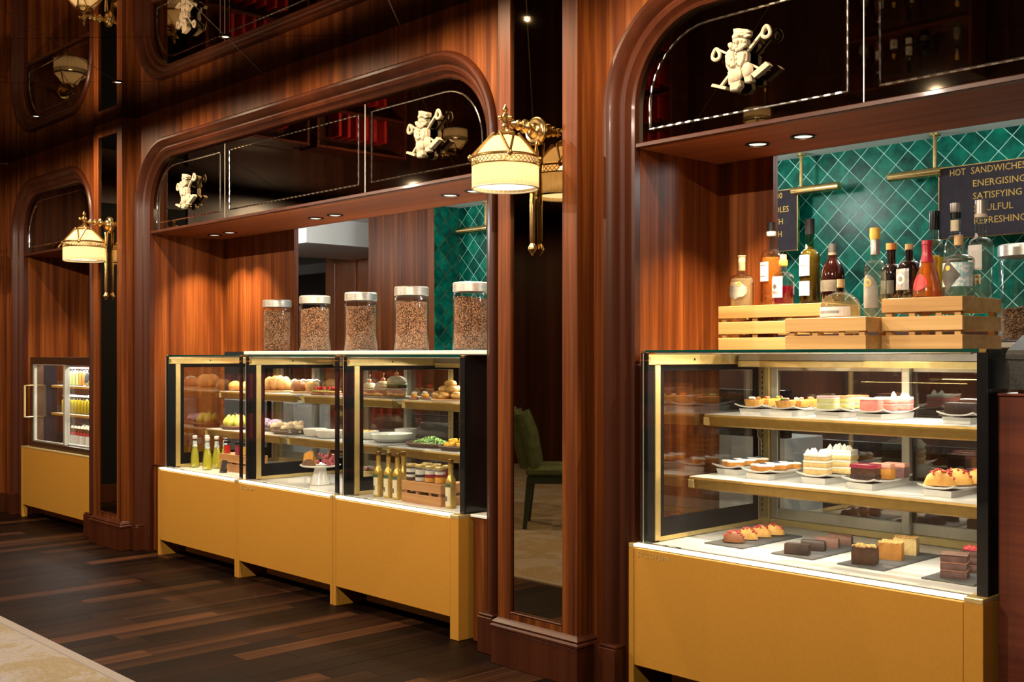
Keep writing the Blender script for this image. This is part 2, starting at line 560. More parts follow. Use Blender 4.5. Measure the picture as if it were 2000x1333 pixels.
def special():
    # dark bronze mirror
    for nm, c in (('bronze_mirror', (.36, .28, .17)), ('ceiling_mirror', (.13, .10, .065)), ('transom_glass', (.24, .19, .13))):
        m, nt, out = nodes(nm)
        p = bsdf(nt, out, .015, 1, .5)
        v = coords(nt, (1, 1, 1))
        f = noise(nt, v, 3, 2)
        r = ramp(nt, [(.3, c), (.7, tuple(k * .94 for k in c))])
        nt.links.new(f, r.inputs[0]); nt.links.new(r.outputs[0], p.inputs['Base Color'])
        M[nm] = m
    # glazed tile
    m, nt, out = nodes('green_tile')
    p = bsdf(nt, out, .3, 0, .2, 0)
    v = coords(nt, (1, 1, 1))
    f = noise(nt, v, 14, 5, .6)
    oi = nt.nodes.new('ShaderNodeObjectInfo')
    ad = nt.nodes.new('ShaderNodeMath'); ad.operation = 'MULTIPLY_ADD'; ad.inputs[1].default_value = .22
    nt.links.new(oi.outputs['Random'], ad.inputs[0]); nt.links.new(f, ad.inputs[2])
    r = ramp(nt, [(.35, (.0, .026, .019)), (.6, (.0, .10, .068)), (.9, (.003, .23, .15))])
    nt.links.new(ad.outputs[0], r.inputs[0]); nt.links.new(r.outputs[0], p.inputs['Base Color'])
    add_bump(nt, p, f, .12, .002)
    M['green_tile'] = m
    # pleated lamp fabric
    m, nt, out = nodes('shade_fabric')
    d = nt.nodes.new('ShaderNodeBsdfDiffuse'); d.inputs[0].default_value = (.75, .62, .42, 1)
    t = nt.nodes.new('ShaderNodeBsdfTranslucent'); t.inputs[0].default_value = (.82, .64, .40, 1)
    mx = nt.nodes.new('ShaderNodeMixShader'); mx.inputs[0].default_value = .6
    nt.links.new(d.outputs[0], mx.inputs[1]); nt.links.new(t.outputs[0], mx.inputs[2]); nt.links.new(mx.outputs[0], out.inputs[0])
    M['shade_fabric'] = m
    # carpet with a worn damask look
    m, nt, out = nodes('carpet')
    p = bsdf(nt, out, .95, 0, .1)
    v = coords(nt, (1, 1, 1))
    a = noise(nt, v, 2.6, 7, .65, .8)
    b_ = noise(nt, v, 60, 3, .6)
    r = ramp(nt, [(.36, (.26, .235, .205)), (.47, (.195, .15, .085)), (.55, (.25, .225, .21)), (.66, (.165, .148, .145))])
    mx2 = nt.nodes.new('ShaderNodeMix'); mx2.data_type = 'FLOAT'; mx2.inputs[0].default_value = .2
    nt.links.new(a, mx2.inputs[2]); nt.links.new(b_, mx2.inputs[3])
    nt.links.new(mx2.outputs[0], r.inputs[0]); nt.links.new(r.outputs[0], p.inputs['Base Color'])
    add_bump(nt, p, b_, .5, .003)
    M['carpet'] = m
    # roasted coffee beans
    m, nt, out = nodes('coffee_bean')
    p = bsdf(nt, out, .35, 0, .5)
    g = nt.nodes.new('ShaderNodeNewGeometry')
    r = ramp(nt, [(0, (.09, .038, .018)), (.5, (.26, .125, .065)), (1, (.46, .25, .14))])
    nt.links.new(g.outputs['Random Per Island'], r.inputs[0]); nt.links.new(r.outputs[0], p.inputs['Base Color'])
    M['coffee_bean'] = m


special()

# ------------------------------------------------------------------ the setting
YW = 3.40          # face of the panelled wall
ZC = 3.0           # mirrored ceiling
ZS = 2.19          # soffit of the alcoves
NICHE = [(-9.70, -8.27, 2.69, .33), (-7.314, -3.83, 2.69, .33), (-2.936, .55, 2.69, .35)]


def arch_path(xl, xr, zt, R, z0=0.0, n=14, off=0.0):
    """points and outward normals along the opening, left foot to right foot"""
    out = [((xl, z0), (-1, 0)), ((xl, zt - R), (-1, 0))]
    for i in range(1, n):
        a = pi - (pi / 2) * i / n
        out.append(((xl + R + R * cos(a), zt - R + R * sin(a)), (cos(a), sin(a))))
    out.append(((xl + R, zt), (0, 1)))
    out.append(((xr - R, zt), (0, 1)))
    for i in range(1, n):
        a = pi / 2 - (pi / 2) * i / n
        out.append(((xr - R + R * cos(a), zt - R + R * sin(a)), (cos(a), sin(a))))
    out.append(((xr, zt - R), (1, 0)))
    out.append(((xr, z0), (1, 0)))
    return [((p[0] + nn[0] * off, p[1] + nn[1] * off), nn) for p, nn in out]


def clip_poly(poly, a, b, c):
    """keep a*x+b*y<=c"""
    out = []
    for i in range(len(poly)):
        p, q = poly[i], poly[(i + 1) % len(poly)]
        dp, dq = a * p[0] + b * p[1] - c, a * q[0] + b * q[1] - c
        if dp <= 0: out.append(p)
        if (dp < 0 < dq) or (dq < 0 < dp):
            t = dp / (dp - dq)
            out.append((p[0] + t * (q[0] - p[0]), p[1] + t * (q[1] - p[1])))
    return out


def clip_rect(poly, x0, x1, y0, y1):
    for a, b, c in ((1, 0, x1), (-1, 0, -x0), (0, 1, y1), (0, -1, -y0)):
        poly = clip_poly(poly, a, b, c)
        if len(poly) < 3: return []
    out = []
    for p in poly:
        if not out or hypot(p[0] - out[-1][0], p[1] - out[-1][1]) > 1e-5: out.append(p)
    if len(out) > 1 and hypot(out[0][0] - out[-1][0], out[0][1] - out[-1][1]) < 1e-5: out.pop()
    return out


def area_of(poly):
    return abs(sum(poly[i][0] * poly[(i + 1) % len(poly)][1] - poly[(i + 1) % len(poly)][0] * poly[i][1] for i in range(len(poly)))) / 2


def inset(poly, d):
    n = len(poly)
    sgn = 1 if sum(poly[i][0] * poly[(i + 1) % n][1] - poly[(i + 1) % n][0] * poly[i][1] for i in range(n)) > 0 else -1
    out = []
    for i in range(n):
        p0, p1, p2 = poly[i - 1], poly[i], poly[(i + 1) % n]
        e1, e2 = (p1[0] - p0[0], p1[1] - p0[1]), (p2[0] - p1[0], p2[1] - p1[1])
        l1, l2 = hypot(*e1) or 1, hypot(*e2) or 1
        n1, n2 = (-e1[1] / l1 * sgn, e1[0] / l1 * sgn), (-e2[1] / l2 * sgn, e2[0] / l2 * sgn)
        k = 1 + n1[0] * n2[0] + n1[1] * n2[1]
        k = max(k, .2)
        out.append((p1[0] + (n1[0] + n2[0]) * d / k, p1[1] + (n1[1] + n2[1]) * d / k))
    return out


# panelled wall with three arched openings
wall_poly = [(-10.0, 0)]
for xl, xr, zt, R in NICHE:
    wall_poly += [p for p, n in arch_path(xl, xr, zt, R, off=.10)]
wall_poly += [(4.0, 0), (4.0, ZC + .05), (-10.0, ZC + .05)]
wb = struct(obj('wall_back', B().prism(wall_poly, 'y', YW, YW + .06), M['mahogany']))
wl = struct(obj('wall_left', B().box(-10.06, -10.0, -3.2, 2.7, 0, ZC + .05), M['dark_panel']))
obj('end_panel', B().box(-10.06, -10.0, 2.7, 3.46, 0, ZC + .05), M['mahogany'], wl)
d2 = struct(obj('added_black_panel', B().box(-10.0, -9.985, 1.86, 2.72, 0, 2.75, .003), M['black_print']))  # unseen black panel added so the far pillar mirror reflects dark
obj('added_panel_frame', B().box(-9.9995, -9.97, 2.7205, 2.80, 0, 2.82, .003).box(-9.9995, -9.97, 1.78, 1.8595, 0, 2.82, .003), M['dark_panel'], d2)
struct(obj('wall_right', B().box(4.0, 4.06, -3.2, 6.9, 0, ZC + .05), M['dark_panel']))
struct(obj('wall_front', B().box(-10.06, 4.06, -3.26, -3.2, 0, ZC + .05), M['dark_panel']))

# casings round the openings
PROF = [(0, 3.475), (0, 3.442), (.010, 3.434), (.016, 3.441), (.022, 3.434), (.032, 3.418), (.048, 3.410), (.058, 3.412),
        (.064, 3.402), (.076, 3.384), (.094, 3.374), (.108, 3.375), (.117, 3.384), (.121, 3.396), (.122, 3.43)]
for i, (xl, xr, zt, R) in enumerate(NICHE):
    rings = [[(p[0] + n[0] * s, y, p[1] + n[1] * s) for s, y in PROF] for p, n in arch_path(xl, xr, zt, R, z0=.0, n=20)]
    t = struct(obj('trim_%d' % (i + 1), B().loft(rings, False, False), M['casing_wood'], smooth=True, ang=28))
    for sx, x in ((-1, xl), (1, xr)):
        a, c = (x - .127, x - .03) if sx < 0 else (x + .03, x + .127)
        bb = B().box(a, c, 3.355, 3.43, 0, .165, .003).box(a, c, 3.362, 3.43, .165, .178, .004)
        obj('base_block', bb, M['casing_wood'], t)
    # lining: side reveals, wing panel, soffit
    lin = struct(obj('soffit_%d' % (i + 1), B().box(xl - .01, xr + .01, 3.475, 4.01, ZS, ZS + .05), M['mahogany_y']))
    obj('edge_strip', B().box(xl, xr, 3.446, 3.476, ZS - .001, ZS + .018, .003), M['casing_wood'], lin)
    obj('reveal_panel', B().box(xl - .03, xl, 3.476, 4.012, 0, ZS), M['mahogany'], lin)
    obj('reveal_panel', B().box(xr, xr + .03, 3.476, 4.012, 0, ZS), M['mahogany'], lin)
    obj('header_panel', B().box(xl - .05, xr + .05, 4.0105, 4.018, ZS, 3.0), M['dark_panel'], lin)
wing = [(-7.314, -6.381, 1.375), (-2.936, -2.659, 1.40), (-9.70, -8.42, 1.36)]
for x0, x1, z0 in wing:
    struct(obj('wall_wing', B().box(x0 - .06, x1, 4.012, 4.045, z0, ZS + .02), M['mahogany']))
# low fillers beside the middle counter
fl = struct(obj('wall_filler', B().box(-7.314, -7.14, 3.47, 3.62, 0, .585, .002), M['mahogany']))
obj('filler_panel', B().box(-3.96, -3.83, 3.47, 3.62, 0, .585, .002), M['mahogany'], fl)
obj('filler_top', B().box(-7.314, -7.14, 3.462, 3.64, .585, .598, .002), M['casing_wood'], fl)
obj('filler_top', B().box(-3.97, -3.83, 3.462, 3.64, .585, .598, .002), M['quartz'], fl)

# baseboards
for k, (a, c) in enumerate(((-10.0, -9.83), (-8.145, -7.925), (-7.443, -7.44), (-3.70, -3.60), (-3.122, -3.06))):
    if c - a > .02:
        bb = B().box(a, c, 3.375, 3.40, 0, .165, .002)
        struct(obj('baseboard_back', bb, M['casing_wood']))
struct(obj('baseboard_left', B().box(-10.0, -9.97, -3.2, 3.38, 0, .165, .002), M['casing_wood']))


# pillars with a tall mirror
def pillar(x0, x1, mx0, mx1, label):
    yf = 3.30
    t = thing('pillar', label, 'pillar', ((x0 + x1) / 2, 3.35, 0), world=True)
    obj('shaft', B().box(x0, x1, 3.327, 3.40, .19, ZC), M['mahogany'], t)
    obj('stile', B().box(x0, mx0, yf, 3.327, .19, ZC, .002), M['mahogany'], t)
    obj('stile', B().box(mx1, x1, yf, 3.327, .19, ZC, .002), M['mahogany'], t)
    obj('rail', B().box(mx0, mx1, yf, 3.327, .19, .229, .002), M['mahogany'], t)
    obj('rail', B().box(mx0, mx1, yf, 3.327, 2.905, ZC, .002), M['mahogany'], t)
    obj('bead', B().box(mx0, mx1, yf - .004, yf + .012, .229, .238, .003), M['casing_wood'], t)
    obj('mirror', B().box(mx0, mx1, 3.312, 3.322, .238, 2.905), M['bronze_mirror'], t)
    obj('plinth', B().box(x0 - .022, x1 + .022, 3.2775, 3.40, 0, .155, .002), M['casing_wood'], t)
    # moulding on top of the plinth
    rings = []
    for (d, z) in ((.022, .155), (.026, .16), (.026, .168), (.018, .176), (.02, .184), (.006, .196), (0, .202)):
        rings.append([(x0 - d, 3.40, z), (x0 - d, yf - d, z), (x1 + d, yf - d, z), (x1 + d, 3.40, z)])
    obj('plinth_moulding', B().loft(rings, True, True), M['casing_wood'], t)
    return t


pillar(-7.925, -7.443, -7.84, -7.526, 'narrow far wood pillar with dark mirror beside the fridge')
pillar(-3.60, -3.122, -3.519, -3.207, 'wood pillar with tall dark mirror between the two display counters')


# ceiling: bronze mirror panels set diagonally
ce = struct(obj('ceiling', B().box(-10.06, 4.06, -3.26, 3.46, ZC + .004, ZC + .06), M['seam']))
half = .655
rest = B()
for i in range(-30, 30):
    for j in range(-12, 8):
        cx, cy = -5.205 + i * half, 2.86 + j * half
        if (i + j) % 2 == 0: continue
        poly = [(cx - half, cy), (cx, cy - half), (cx + half, cy), (cx, cy + half)]
        poly = inset(poly, .0028)
        poly = clip_rect(poly, -9.999, 3.999, -3.199, YW - .001)
        if len(poly) < 3 or area_of(poly) < .01: continue
        if cx < -3.6 and cy > .6:
            pb = B().prism(poly, 'z', ZC, ZC + .01)
            obj('mirror_panel', pb, M['ceiling_mirror'], ce)
        else:
            rest.prism(poly, 'z', ZC, ZC + .01)
stuff(obj('mirror_panels', rest, M['ceiling_mirror'], ce))

# floor: planks laid towards the wall, carpet in front
fo = struct(obj('floor', B().box(-10.06, 4.06, -3.26, 7.0, -.06, -.006), M['black_matte']))
wd = .122
x = -10.0
rest = B()
rp = random.Random(11)
while x < 3.9:
    y = 2.0
    first = True
    while y < 4.25:
        L = rp.uniform(.25, .95) if first else rp.uniform(.7, 1.3)
        first = False
        y1 = min(y + L, 4.3)
        pb = (x + .0006, x + wd - .0006, y + .0006, y1 - .0006, -.006, rp.uniform(-.0006, .0))
        if x < -2.4 and y < 3.5:
            obj('floor_plank', B().box(*pb, .0012), M['plank_wood'], fo)
        else:
            rest.box(*pb)
        y = y1
    x += wd
stuff(obj('floor_planks', rest, M['plank_wood'], fo))
cp = obj('carpet', B().box(-9.96, 3.96, -3.16, 1.945, -.006, .012, .004), M['carpet'])
tag(cp, 'pale beige patterned carpet along the dark wood floor', 'carpet')
obj('carpet_border', B().box(-9.96, 3.96, 1.9455, 2.0, -.006, .013, .004), M['carpet_edge'], cp)

# ------------------------------------------------------------------ transoms of dark glass over the openings
def transom(i, joints, label):
    xl, xr, zt, R = NICHE[i]
    t = thing('glass_transom', label, 'transom', ((xl + xr) / 2, 3.47, ZS + .02), world=True)
    full = [p for p, n in arch_path(xl, xr, zt, R, z0=ZS + .012, n=10)]
    xs = [xl] + joints + [xr]
    for a, c in zip(xs[:-1], xs[1:]):
        poly = clip_poly(clip_poly(full, 1, 0, c - .0015), -1, 0, -a - .0015)
        out = []
        for p in poly:
            if not out or hypot(p[0] - out[-1][0], p[1] - out[-1][1]) > 1e-4: out.append(p)
        poly = out
        g = obj('glass_pane', B().prism(poly, 'y', 3.468, 3.478), M['transom_glass'], t)
        ip = inset(poly, .058)
        # resample for a hand-cut facetted groove
        pts = []
        for k in range(len(ip)):
            p, q = ip[k], ip[(k + 1) % len(ip)]
            n = max(1, int(hypot(q[0] - p[0], q[1] - p[1]) / .022))
            for s in range(n):
                pts.append((p[0] + (q[0] - p[0]) * s / n, 3.4672 + .0007 * ((s % 2) * 2 - 1), p[1] + (q[1] - p[1]) * s / n))
        obj('bevel_line', B().tube(pts, .0044, 5, True), M['chrome'], g)
    for x_ in joints:
        obj('joint_strip', B().box(x_ - .0015, x_ + .0015, 3.466, 3.48, ZS + .015, zt - .01), M['silver_frame'], t)
    return t


transom(0, [], 'dark glass transom in the arch above the drinks fridge')
transom(1, [-6.316, -4.822], 'long dark glass transom of three panes in the middle arch')
transom(2, [-1.938], 'dark glass transom in the right arch above the bottle crates')


def downlight(x_, y_, label, power=0, group=None, z=ZS, r=.038, angle=95, col=None, blend=.75):
    t = thing('recessed_downlight', label, 'downlight', (x_, y_, z), group=group)
    obj('bezel', B().lathe([(r + .012, -.001), (r + .012, -.004), (r + .004, -.006), (r, -.003), (r - .004, .004), (r - .004, -.001)], seg=20), M['black'], t, True)
    obj('lens', B().lathe([(r - .004, -.002), (r - .012, .0), (.001, .0005), (0, -.0022)], seg=16), M['down_glow'], t, True)
    if power: spot_light('spot_lamp', (0, 0, -.012), power, angle, blend, col or WARM, parent=t)
    return t


for k, (x_, y_, n) in enumerate(((-7.065, 3.80, 'first'), (-6.849, 3.797, 'second'), (-5.776, 3.785, 'third'), (-5.568, 3.785, 'fourth'), (-4.465, 3.755, 'fifth'), (-4.27, 3.75, 'sixth'))):
    downlight(x_, y_, '%s downlight from the left in the middle arch soffit' % n, DOWN_W * (.8 if k < 2 else .5))
downlight(-2.547, 3.735, 'left downlight of the pair in the right arch soffit', DOWN_W * 1.2)
downlight(-2.338, 3.731, 'right downlight of the pair in the right arch soffit', DOWN_W * 1.2)
downlight(-9.2, 3.75, 'downlight in the soffit above the drinks fridge', DOWN_W * .5)
downlight(-5.205, 2.86, 'small ceiling downlight at the mirror seam above the middle arch', WASH_W, z=ZC, r=.022, angle=172)
downlight(-6.515, 2.865, 'small ceiling downlight at the mirror seam above the far pillar', WASH_W, z=ZC, r=.022, angle=172)
for x_, y_ in ((-7.825, 2.86), (-3.895, 2.86), (-2.585, 2.86)):
    downlight(x_, y_, '%s small ceiling downlight near the counter outside the picture, from the end wall' % {-7.825: 'first', -3.895: 'second', -2.585: 'third'}[x_], WASH_W, 'ceiling downlights outside the picture', z=ZC, r=.022, angle=172)
for x_ in (-8.48, -5.86, -3.24, -.62):  # unseen wide lamps added to fill the upper wall and golden bases
    downlight(x_, .25, '%s added ceiling fill light above the carpet, out of view, from the end wall' % {-8.48: 'first', -5.86: 'second', -3.24: 'third', -.62: 'fourth'}[x_], ROOM_FILL_W, 'ceiling downlights outside the picture', z=ZC, r=.022, angle=179, col=ROOM_FILL_C, blend=.12)

# ------------------------------------------------------------------ the kitchen behind
TZ = 2.52
struct(obj('ceiling_kitchen', B().box(-13.5, 4.0, 4.05, 9.0, TZ, TZ + .05), M['white_paint']))
wk = struct(obj('wall_kitchen', B().box(-6.73, 4.0, 5.756, 5.80, 0, TZ + .02), M['grout']))


def tiles(parent, ax, u0, u1, z0, z1, flat, ou, oz, joined=False, sgn=1):
    d = .0707
    acc = B()
    n = 0
    for i in range(int((u0 - ou) / d) - 2, int((u1 - ou) / d) + 3):
        for j in range(int((z0 - oz) / d) - 2, int((z1 - oz) / d) + 3):
            if (i + j) % 2: continue
            cu, cz = ou + i * d, oz + j * d
            poly = [(cu - d, cz), (cu, cz - d), (cu + d, cz), (cu, cz + d)]
            poly = clip_rect(inset(poly, .0022), u0 + .001, u1 - .001, z0, z1)
            if len(poly) < 3 or area_of(poly) < 4e-4: continue
            top = inset(poly, .0012)
            h = flat - sgn * (.0028 + random.uniform(-.0003, .0003))
            mk = (lambda p, t: (p[0], t, p[1])) if ax == 'y' else (lambda p, t: (t, p[0], p[1]))
            bb = B().loft([[mk(p, flat) for p in poly], [mk(p, h + sgn * .0012) for p in poly], [mk(p, h) for p in top]])
            if joined: acc.join(bb)
            else:
                obj('tile', bb, M['green_tile'], parent)
                n += 1
    if joined and acc.v: stuff(obj('tiles', acc, M['green_tile'], parent))
    return n


nt_ = tiles(wk, 'y', -4.0, -2.05, 1.50, TZ, 5.757, -2.6, 2.05)
nt_ += tiles(wk, 'y', -6.73, -6.2, 1.50, TZ, 5.757, -2.6, 2.05)
tiles(wk, 'y', -6.2, -4.0, 1.50, TZ, 5.757, -2.6, 2.05, True)
tiles(wk, 'y', -2.05, 3.99, 1.50, TZ, 5.757, -2.6, 2.05, True)
obj('dark_splash', B().box(-6.73, 3.99, 5.73, 5.7555, .92, 1.50), M['dark_panel'], wk)
wp = struct(obj('wall_pier', B().box(-7.60, -6.735, 5.50, 5.80, 0, TZ + .01), M['mahogany']))
tiles(wp, 'x', 5.50, 5.757, 1.36, TZ, -6.736, 5.757, 2.05, sgn=-1)
# passage to the left of the pier
struct(obj('wall_passage', B().box(-13.5, -7.0, 8.0, 8.05, 0, 2.42), M['dark_panel']))
struct(obj('ceiling_bulkhead', B().box(-13.5, -7.0, 7.9, 8.06, 2.40, 2.52), M['white_paint']))
struct(obj('wall_bulkhead', B().box(-9.2, -8.0, 5.15, 6.45, 2.30, TZ - .001, .002), M['white_paint']))
struct(obj('wall_end', B().box(-13.55, -13.5, 4.05, 9.0, 0, 2.55), M['white_paint']))
dr = struct(obj('door_1', B().box(-9.74, -8.72, 6.50, 6.56, 0, 2.47, .003), M['orange_door']))
for (a, c, z0, z1) in ((-9.56, -9.55, .9, 2.30), (-9.20, -9.19, .9, 2.30), (-9.56, -9.19, 2.29, 2.30)):
    obj('panel_moulding', B().box(a - .012, c + .012, 6.478, 6.502, z0, z1 + .012, .006), M['orange_door'], dr)
struct(obj('trim_door', B().box(-8.72, -8.5, 6.53, 6.6, 0, 2.47, .003), M['dark_panel']))
struct(obj('wall_beyond', B().box(-8.5, -7.0, 6.53, 6.6, 0, 2.52), M['mahogany']))
# back counter under the tiles
bc = thing('back_counter', 'dark granite topped back counter behind the right display case', 'counter', (-2.0, 5.4, 0), world=True)
obj('cabinet', B().box(-6.6, 3.6, 5.12, 5.70, .08, .88, .003), M['dark_panel'], bc)
obj('worktop', B().box(-6.62, 3.62, 5.08, 5.725, .88, .92, .003), M['granite'], bc)
cb = thing('white_cabinet', 'pale grey cabinet seen through the left side of the right case', 'cabinet', (-3.9, 4.9, 0), world=True)
obj('body', B().box(-4.6, -3.02, 4.66, 5.0, .05, .945, .004), M['white_paint'], cb)
obj('granite_upstand', B().box(-4.6, -3.02, 4.66, 4.72, .945, 1.18, .003), M['granite'], cb)
obj('kick', B().box(-4.58, -3.04, 4.69, 4.98, 0, .05), M['black_matte'], cb)
cb = thing('white_cabinet', 'pale grey cabinet seen through the left side of the leftmost counter case', 'cabinet', (-8.3, 4.9, 0), world=True)
obj('body', B().box(-8.9, -7.42, 4.66, 5.0, .05, .98, .004), M['white_paint'], cb)
obj('kick', B().box(-8.88, -7.44, 4.69, 4.98, 0, .05), M['black_matte'], cb)
kl = [(-2.0, 4.75), (-3.8, 4.75), (-5.5, 4.75), (-7.1, 4.55), (-8.5, 4.5)]  # unseen globe lamps added to brighten kitchen, bulkhead and passage door
for k, (x_, y_) in enumerate(kl):
    t = thing('added_globe_light', 'added globe light unseen above the arches, %s from the right' % ['first', 'second', 'third', 'fourth', 'fifth'][k], 'light', (x_, y_, TZ), group='added kitchen fill lights')
    obj('base_ring', B().lathe([(.0001, 0), (.1, 0), (.1, -.02), (.0001, -.02)], seg=20), M['white_paint'], t)
    obj('globe', B().blob((0, 0, -.075), (.055, .055, .055), 16, 10), M['led_cool'], t, True)
    l = D.lights.new('added_globe_lamp', 'POINT'); l.energy, l.color, l.shadow_soft_size = ADDED_GLOBE_W, COOL, .07
    o = D.objects.new('added_globe_lamp', l); C.objects.link(o); o.parent = t; o.location = (0, 0, -.21)
cv = thing('added_cove_light', 'added unseen light cove behind the arch headers, washing the kitchen ceiling', 'light', (-3.2, 4.1, 2.30), world=True)  # cove added out of sight to brighten the white ceiling
obj('added_cove_trough', B().box(-13.0, 3.8, 4.02, 4.12, 2.28, 2.30).box(-13.0, 3.8, 4.11, 4.12, 2.3002, 2.33), M['white_paint'], cv)
obj('added_cove_strip', B().box(-12.9, 3.7, 4.05, 4.07, 2.3002, 2.306), M['led_cool'], cv)
for x_ in (-11.0, -7.5, -4.2, -1.2):
    area_light('added_cove_lamp', (x_ + 3.2, -.04, .012), 3.0, .03, ADDED_COVE_W, COOL, (radians(180 - 35), 0, 0), cv)

# ------------------------------------------------------------------ display counters
def text_mesh(body, size, m, parent, loc, rot=(pi / 2, 0, 0), name='lettering', ext=.0006, align='LEFT', spacing=1.0, width=None):
    c = D.curves.new(name, 'FONT')
    c.body, c.size, c.extrude, c.align_x, c.resolution_u, c.space_character = body, size, ext, align, 2, spacing
    o = D.objects.new(name + '_curve', c)
    C.objects.link(o)
    dg = bpy.context.evaluated_depsgraph_get()
    me = D.meshes.new_from_object(o.evaluated_get(dg))
    D.objects.remove(o)
    D.curves.remove(c)
    if width:
        xs = [v.co.x for v in me.vertices]
        for v in me.vertices: v.co.x = (v.co.x - min(xs)) * width / (max(xs) - min(xs))
    me.materials.clear()
    me.materials.append(m)
    r = D.objects.new(name, me)
    C.objects.link(r)
    r.parent = parent
    off = WORLD.get(parent.name, (0, 0, 0))
    r.location = (loc[0] - off[0], loc[1] - off[1], loc[2] - off[2])
    r.rotation_euler = rot
    return r


ZT = .593      # top of the golden base


def display_case(x0, x1, yf, zg, label, end_right=False, brand=True, yb=4.29):
    """x0..x1 golden base, yf its face, zg top of the glass"""
    t = thing('display_case', label, 'display case', ((x0 + x1) / 2, yf, 0), world=True)
    G, F = M['gold_paint'], M['gold_frame']
    lw = .062 if end_right else .024
    # base
    obj('base_leg', B().box(x0, x0 + .026, yf, yf + .02, 0, ZT - .018, .0015).box(x0 + .015, x0 + .026, yf + .02, yf + .22, 0, ZT - .03), G, t)
    obj('base_leg', B().box(x1 - lw, x1, yf, yf + .55 if end_right else yf + .2, 0, ZT - .018, .0015), G, t)
    obj('front_panel', B().box(x0 + .0275, x1 - lw - .0015, yf + .001, yf + .02, .105, ZT - .018, .0015), G, t)
    obj('toe_kick', B().box(x0 + .10, x1 - lw, yf + .15, yf + .17, .018, .105, .001), G, t)
    obj('base_body', B().box(x0 + .03, x1 - lw - .005, yf + .04, yb + .03, .108, ZT - .022), M['black_matte'], t)
    led = obj('light_ledge', B().box(x0 + .026, x1 - lw, yf - .001, yf + .03, ZT - .011, ZT, .002), M['led_strip'], t)
    obj('ledge_cap', B().box(x0, x0 + .0258, yf - .001, yf + .09, ZT - .018, ZT, .002), F, t)
    obj('ledge_cap', B().box(x1 - lw + .0002, x1, yf - .001, yf + (.6 if end_right else .09), ZT - .018, ZT, .002), F, t)
    if brand:
        text_mesh('STCOFSIN', .030, M['gold_frame'], t, (x0 + .045, yf + .0008, ZT - .05), name='raised_lettering', ext=.0012, spacing=1.25)
    gx0, gx1 = x0 + .03, x1 - .003
    # deck
    obj('vent_strip', B().box(gx0 + .01, gx1 - .02, yf + .031, yf + .10, ZT - .03, ZT - .012, .001), M['gold_rail'], t)
    sl = B()
    k = gx0 + .03
    while k < gx1 - .04:
        sl.box(k, k + .007, yf + .086, yf + .096, ZT - .0125, ZT - .0115)
        k += .012
    stuff(obj('vent_slots', sl, M['black'], t))
    obj('deck', B().box(gx0 + .01, gx1 - .015, yf + .1005, yb - .005, ZT - .03, ZT - .008, .001), M['marble'], t)
    pq = obj('thermometer_plaque', B().box(gx0 + .085, gx0 + .165, yf + .062, yf + .092, ZT - .0119, ZT - .006, .001), M['black'], t)
    obj('display_window', B().box(gx0 + .11, gx0 + .15, yf + .07, yf + .084, ZT - .006, ZT - .0055), M['silver_frame'], pq)
    # front glass with its black printed edge
    yg = yf + .036
    fg = obj('front_glass', B().box(gx0, gx1, yg, yg + .006, ZT, zg - .012), M['clear_glass'], t)
    obj('black_edge', B().box(gx0, gx0 + .036, yg + .0065, yg + .012, ZT + .0002, zg - .012), M['black_print'], fg)
    obj('black_edge', B().box(gx1 - .036, gx1, yg + .0065, yg + .012, ZT + .0002, zg - .012), M['black_print'], fg)
    obj('gasket', B().box(gx0 + .016, gx0 + .020, yg - .0015, yg, ZT + .0002, zg - .014), M['silver_frame'], fg)
    # left side: gold frame, glass with black printed border
    sx = gx0 + .004
    ys0, ys1 = yf + .105, yb - .03
    obj('side_frame', B().box(sx, sx + .02, ys0, ys0 + .034, ZT, zg - .06, .002)
        .box(sx, sx + .022, yf + .05, yb - .02, zg - .060, zg - .018, .002)
        .box(sx, sx + .014, ys0 + .034, ys1 + .02, ZT - .006, ZT + .014, .002), F, t)
    obj('corner_seal', B().box(gx0, gx0 + .022, yg + .0125, ys0 - .001, ZT + .0005, zg - .062, .002), M['black_print'], t)
    obj('hinge', B().lathe([(.001, -.001), (.014, -.001), (.014, .024), (.001, .024)], (sx, yf + .058, zg - .04), 14, axis='x').box(sx + .002, sx + .016, yf + .06, yf + .07, zg - .10, zg - .062, .002), M['brass_dark'], t, True)
    obj('frame_screw', B().lathe([(.0001, 0), (.005, 0), (.005, .002), (.0001, .002)], (sx + .022, yf + .36, zg - .038), 10, axis='x'), M['black'], t)
    sg = obj('side_glass', B().box(sx + .003, sx + .009, ys0 + .0345, ys1, ZT + .0145, zg - .0605), M['coated_glass'], t)
    ix0, ix1 = sx + .0095, sx + .0135
    obj('black_edge', B().box(ix0, ix1, ys0 + .035, ys0 + .062, ZT + .015, zg - .061), M['black_print'], sg)
    obj('black_edge', B().box(ix0, ix1, ys1 - .036, ys1, ZT + .015, zg - .061), M['black_print'], sg)
    obj('black_edge', B().box(ix0, ix1, ys0 + .0622, ys1 - .0362, ZT + .015, ZT + .09), M['black_print'], sg)
    obj('black_edge', B().box(ix0, ix1, ys0 + .0622, ys1 - .0362, zg - .084, zg - .061), M['black_print'], sg)
    if end_right:
        ex = gx1 - .008
        eg = obj('end_glass', B().box(ex, ex + .006, yf + .19, ys1, ZT + .002, zg - .03), M['clear_glass'], t)
        obj('end_panel', B().box(ex, ex + .008, yg + .0125, yf + .189, ZT + .001, zg - .002, .001), M['black'], t)
        obj('end_rail', B().box(ex - .014, ex + .006, yf + .19, yb, zg - .0295, zg - .012), M['black'], t)
    # top glass and lights
    obj('top_glass', B().box(gx0 + .022, gx1 - .03, yg + .013, yb + .01, zg - .011, zg), M['clear_glass'], t)
